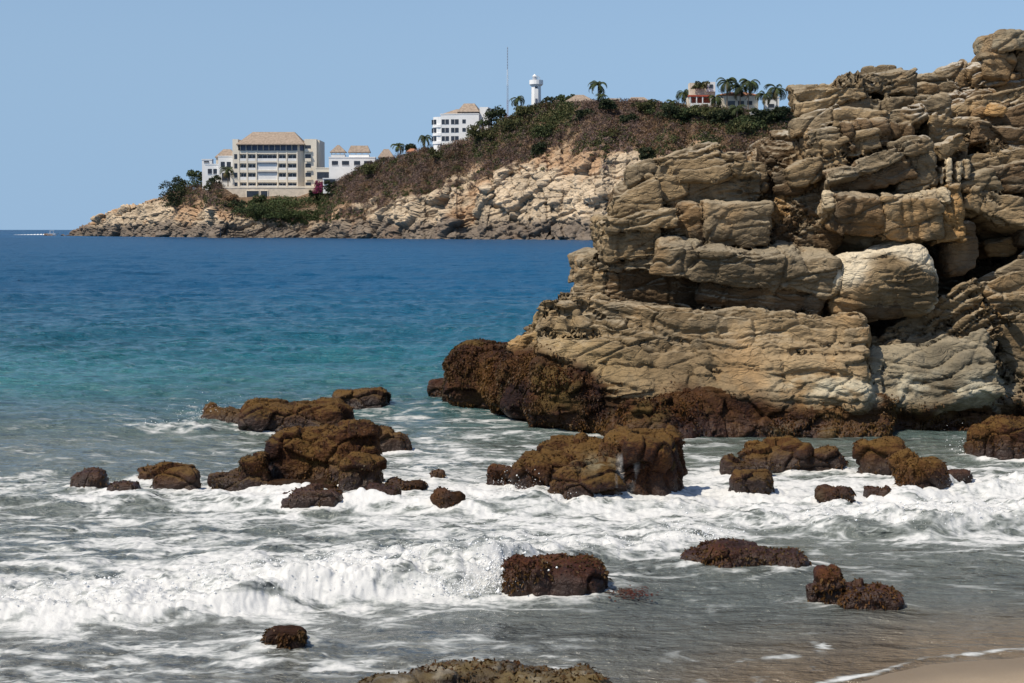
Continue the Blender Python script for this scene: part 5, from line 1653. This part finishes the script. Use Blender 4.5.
def slope(px, py):
    """distance of the headland surface seen at this pixel"""
    i = int(np.argmin(np.abs(_hpx - px)))
    col = HVg[:190, i]
    zz = zat(np.full(len(col), py), col[:, 1])
    j = int(np.argmin(np.abs(zz - col[:, 2])))
    return float(col[j, 1])


bushy(177, 210, 36, 180, slope(177, 206), 'big dark green spreading tree left of the white house', DARK, 1700, seed=1)
bushy(181, 192, 16, 176, Yr_(181, 3), 'dark tree on the skyline behind the spreading tree', DARK, 700, seed=2)
bushy(198, 192, 22, 167, Yr_(199, 4), 'dark green tree touching the left side of the white house', GREEN, 900, seed=3)
bushy(284, 222, 76, 198, slope(282, 211) - 2, 'long dense green hedge under the cream hotel', GREEN * 1.35, 5600, 'hedge', 'hedge', 4, .36, False)
bushy(296, 211, 50, 195, slope(296, 203), 'low green hedge between the podium of the hotel and the long hedge', GREEN * 1.2, 2600, 'hedge', 'hedge', 60, .36, False)
bushy(258, 208, 18, 194, slope(258, 206) - 4, 'round green bush against the podium openings of the hotel', GREEN, 900, 'bush', 'bush', 5, .36, False)
bushy(213, 192, 16, 173, Yr_(214, 1), 'dark tree standing in front of the lower stepped white wing', DARK, 600, seed=61)
bushy(240, 215, 16, 199, slope(240, 212), 'dark bush at the left end of the green hedge', DARK, 700, 'bush', 'bush', 6, .36, False)
bushy(314, 200, 12, 190, slope(314, 198) - 3, 'small dark bush at the right foot of the hotel podium', DARK, 500, 'bush', 'bush', 7, .34, False)
bushy(321, 195, 20, 179, slope(321, 192) - 4, 'bougainvillea in magenta bloom at the right corner of the hotel', np.array([[.32, .035, .14], [.38, .06, .19], [.25, .03, .11], [.10, .07, .04]]), 1100, 'bush', 'bush', 8, .36, False)
bushy(335, 193, 22, 179, Yr_(335, -2), 'dark green bush right of the magenta bougainvillea', DARK, 900, 'bush', 'bush', 9, .4, False)
bushy(550, 113, 30, 95, Yr_(548, 4), 'dense dark tree at the right foot of the lighthouse', DARK, 1100, seed=10)
bushy(566, 110, 18, 95, Yr_(562, 4), 'smaller green tree right of the dense tree by the lighthouse', GREEN, 700, seed=11)
bushy(526, 116, 24, 104, Yr_(526, -4), 'olive bush on the crest under the lighthouse', OLIVE, 900, 'bush', 'bush', 12, .4, False)
bushy(497, 128, 26, 106, Yr_(499, 3), 'dark tree on the crest right of the white apartment block', DARK, 900, seed=13)
bushy(695, 122, 30, 106, slope(695, 118), 'green garden bush below the white balcony', GREEN, 1200, 'bush', 'bush', 14, .4, False)
bushy(660, 118, 26, 103, Yr_(660, 0), 'dark green bush on the crest left of the villa', GREEN, 900, 'bush', 'bush', 15, .4, False)
bushy(750, 135, 40, 108, slope(750, 128), 'large green tree mass below the row of palms', GREEN, 1900, seed=16)
bushy(648, 165, 16, 146, slope(648, 160), 'dark green bush on the bare rocks just left of the outcrop', DARK, 800, 'bush', 'bush', 17, .4, False)
bushy(700, 90, 16, 81, Yv + 1.0, 'green creeper hanging on the upper storey of the villa', OLIVE, 500, 'creeper', 'creeper', 18, .36, False)
bushy(410, 153, 12, 143, Yr_(410, 8), 'dark tree on the skyline behind the orange roofed house', DARK, 500, seed=19)

for q, (x_, y_, w_, t_, nm, pal) in enumerate([
        (480, 142, 26, 124, 'olive green bush below the stair tower of the white apartment block', OLIVE),
        (512, 135, 30, 118, 'broad olive bush on the slope below the radio mast', OLIVE),
        (545, 140, 22, 124, 'green bush halfway down the slope under the lighthouse', GREEN),
        (586, 122, 20, 108, 'dark green bush under the long pinkish thatch roof', DARK),
        (628, 126, 20, 114, 'dark bush on the brown slope left of the stubby palm', DARK),
        (538, 157, 16, 142, 'dark green bush at the top edge of the pale cliff under the lighthouse', DARK),
        (440, 160, 24, 146, 'olive bush under the curved corner of the white apartment block', OLIVE),
        (372, 176, 22, 163, 'olive bush under the long blocky thatch roof', OLIVE),
        (612, 140, 24, 128, 'grey green bush in the middle of the brown slope', OLIVE),
        (720, 126, 26, 110, 'dark green bush below the left palms of the crest row', DARK),
        (672, 122, 28, 104, 'dark green tree mass under the left end of the villa garden', DARK),
        (683, 128, 24, 112, 'green bush low under the red and white villa', GREEN),
        (706, 119, 26, 107, 'olive hedge directly below the white balcony of the villa', OLIVE),
        (731, 121, 26, 107, 'dark green tree crowding the left side of the cream house', DARK),
        (758, 122, 24, 108, 'dark green tree between the cream house and the rightmost palm', DARK),
        (770, 126, 26, 110, 'green bush below the rightmost palm next to the outcrop', GREEN),
        (783, 120, 20, 105, 'dark green tree right against the edge of the rock outcrop', DARK),
        (645, 112, 24, 100, 'olive bush on the crest right of the yellow brown thatch roof', OLIVE),
        (607, 110, 18, 99, 'dark green bush at the foot of the single tall palm', DARK),
        (742, 138, 30, 120, 'olive bush on the slope below the large green tree mass', OLIVE),
        (232, 204, 16, 194, 'brownish bush at the left foot of the hotel podium', RUST)]):
    bushy(x_, y_, w_, t_, slope(x_, y_ - 3), nm, pal, 800, 'bush', 'bush', 40 + q, .42, False)

# ------------------------------------------------------------------ on the far water
Yb = 1250.0
b0 = at(52, 233.4, Yb); b0[2] = 0
bt = tag(empty('motorboat', b0, R(8)), 'tiny white motorboat running past the tip of the headland', 'boat')
m = MB()
m.add([(-4, -1.1, .0), (2.5, -1.1, .0), (4.6, 0, .3), (2.5, 1.1, .0), (-4, 1.1, .0), (-4, -1.3, 1.2), (2.8, -1.3, 1.3), (5.4, 0, 1.7), (2.8, 1.3, 1.3), (-4, 1.3, 1.2)],
      [(0, 1, 6, 5), (1, 2, 7, 6), (2, 3, 8, 7), (3, 4, 9, 8), (4, 0, 5, 9), (5, 6, 7, 8, 9), (4, 3, 2, 1, 0)])
m.build('hull', M_WHITE, bt)
m = MB()
for xx in (-1.5, 1.2):
    for yy in (-.9, .9): m.box(xx - .06, xx + .06, yy - .06, yy + .06, 1.2, 3.2)
m.box(-2, 1.8, -1.1, 1.1, 3.2, 3.35); m.build('canopy', M_WHITE, bt)
m = MB(); m.box(-4.5, -4.05, -.3, .3, .3, 1.7); m.build('outboard', M_GLASS, bt)
wk = MB()
for k in range(10):
    x0 = -4.6 - k * 2.4; wdt = .7 + .16 * k; hh = .75 * (1 - k / 11)
    wk.add([(x0, -wdt, .02), (x0 - 2.3, -wdt, .02), (x0 - 2.3, wdt, .02), (x0, wdt, .02), (x0 - .6, -wdt * .4, hh), (x0 - 1.7, -wdt * .4, hh * .8), (x0 - 1.7, wdt * .4, hh * .8), (x0 - .6, wdt * .4, hh)],
           [(0, 1, 5, 4), (1, 2, 6, 5), (2, 3, 7, 6), (3, 0, 4, 7), (4, 5, 6, 7)])
wk = wk.build('wake', bpy.data.materials['spray_white'], None, True); wk.location = b0.tolist(); wk.rotation_euler = (0, 0, R(8))
tag(wk, 'white wake trailing behind the motorboat', 'wake', kind='stuff')
p0 = at(220.6, 237.4, 780.0); p0[2] = 0
mk = tag(empty('marker_post', p0), 'thin dark marker post in the water off the hotel', 'post')
m = MB(); m.tube([(0, 0, -1), (0, 0, 3.6)], .16, 8); m.build('pole', M_GLASS, mk)
m = MB(); m.lathe([(.05, 3.6), (.45, 3.7), (.45, 4.3), (.05, 4.5)], (0, 0), 10); m.build('topmark', M_GLASS, mk)

# drift of torn red weed floating beside the dark rock
_w = at(630, 598, float(ground_Y(598))); _w[2] = .03
r = np.random.default_rng(77)
n = 900
P = np.stack([r.normal(0, .12, n), r.normal(0, .16, n), np.abs(r.normal(0, .018, n)) + .01], 1)
TV, TQ, TC = tufts(P, np.tile([[0, 0, 1.0]], (n, 1)), np.ones(n), 380, .045, .010, r, lambda P, n: np.array([[.085, .018, .012]]) * r.uniform(.5, 1.6, (n, 1)), .2)
TV[:, 2] = np.clip(TV[:, 2], -.02, .2) * .25 + .025
fw = link('seaweed_drift', mesh_np('seaweed_drift', TV, TQ, False, {'tint': TC}), MAT_WEED)
fw.location = _w.tolist()
tag(fw, 'drift of torn red seaweed floating right of the dark red black rock', 'seaweed', kind='stuff')
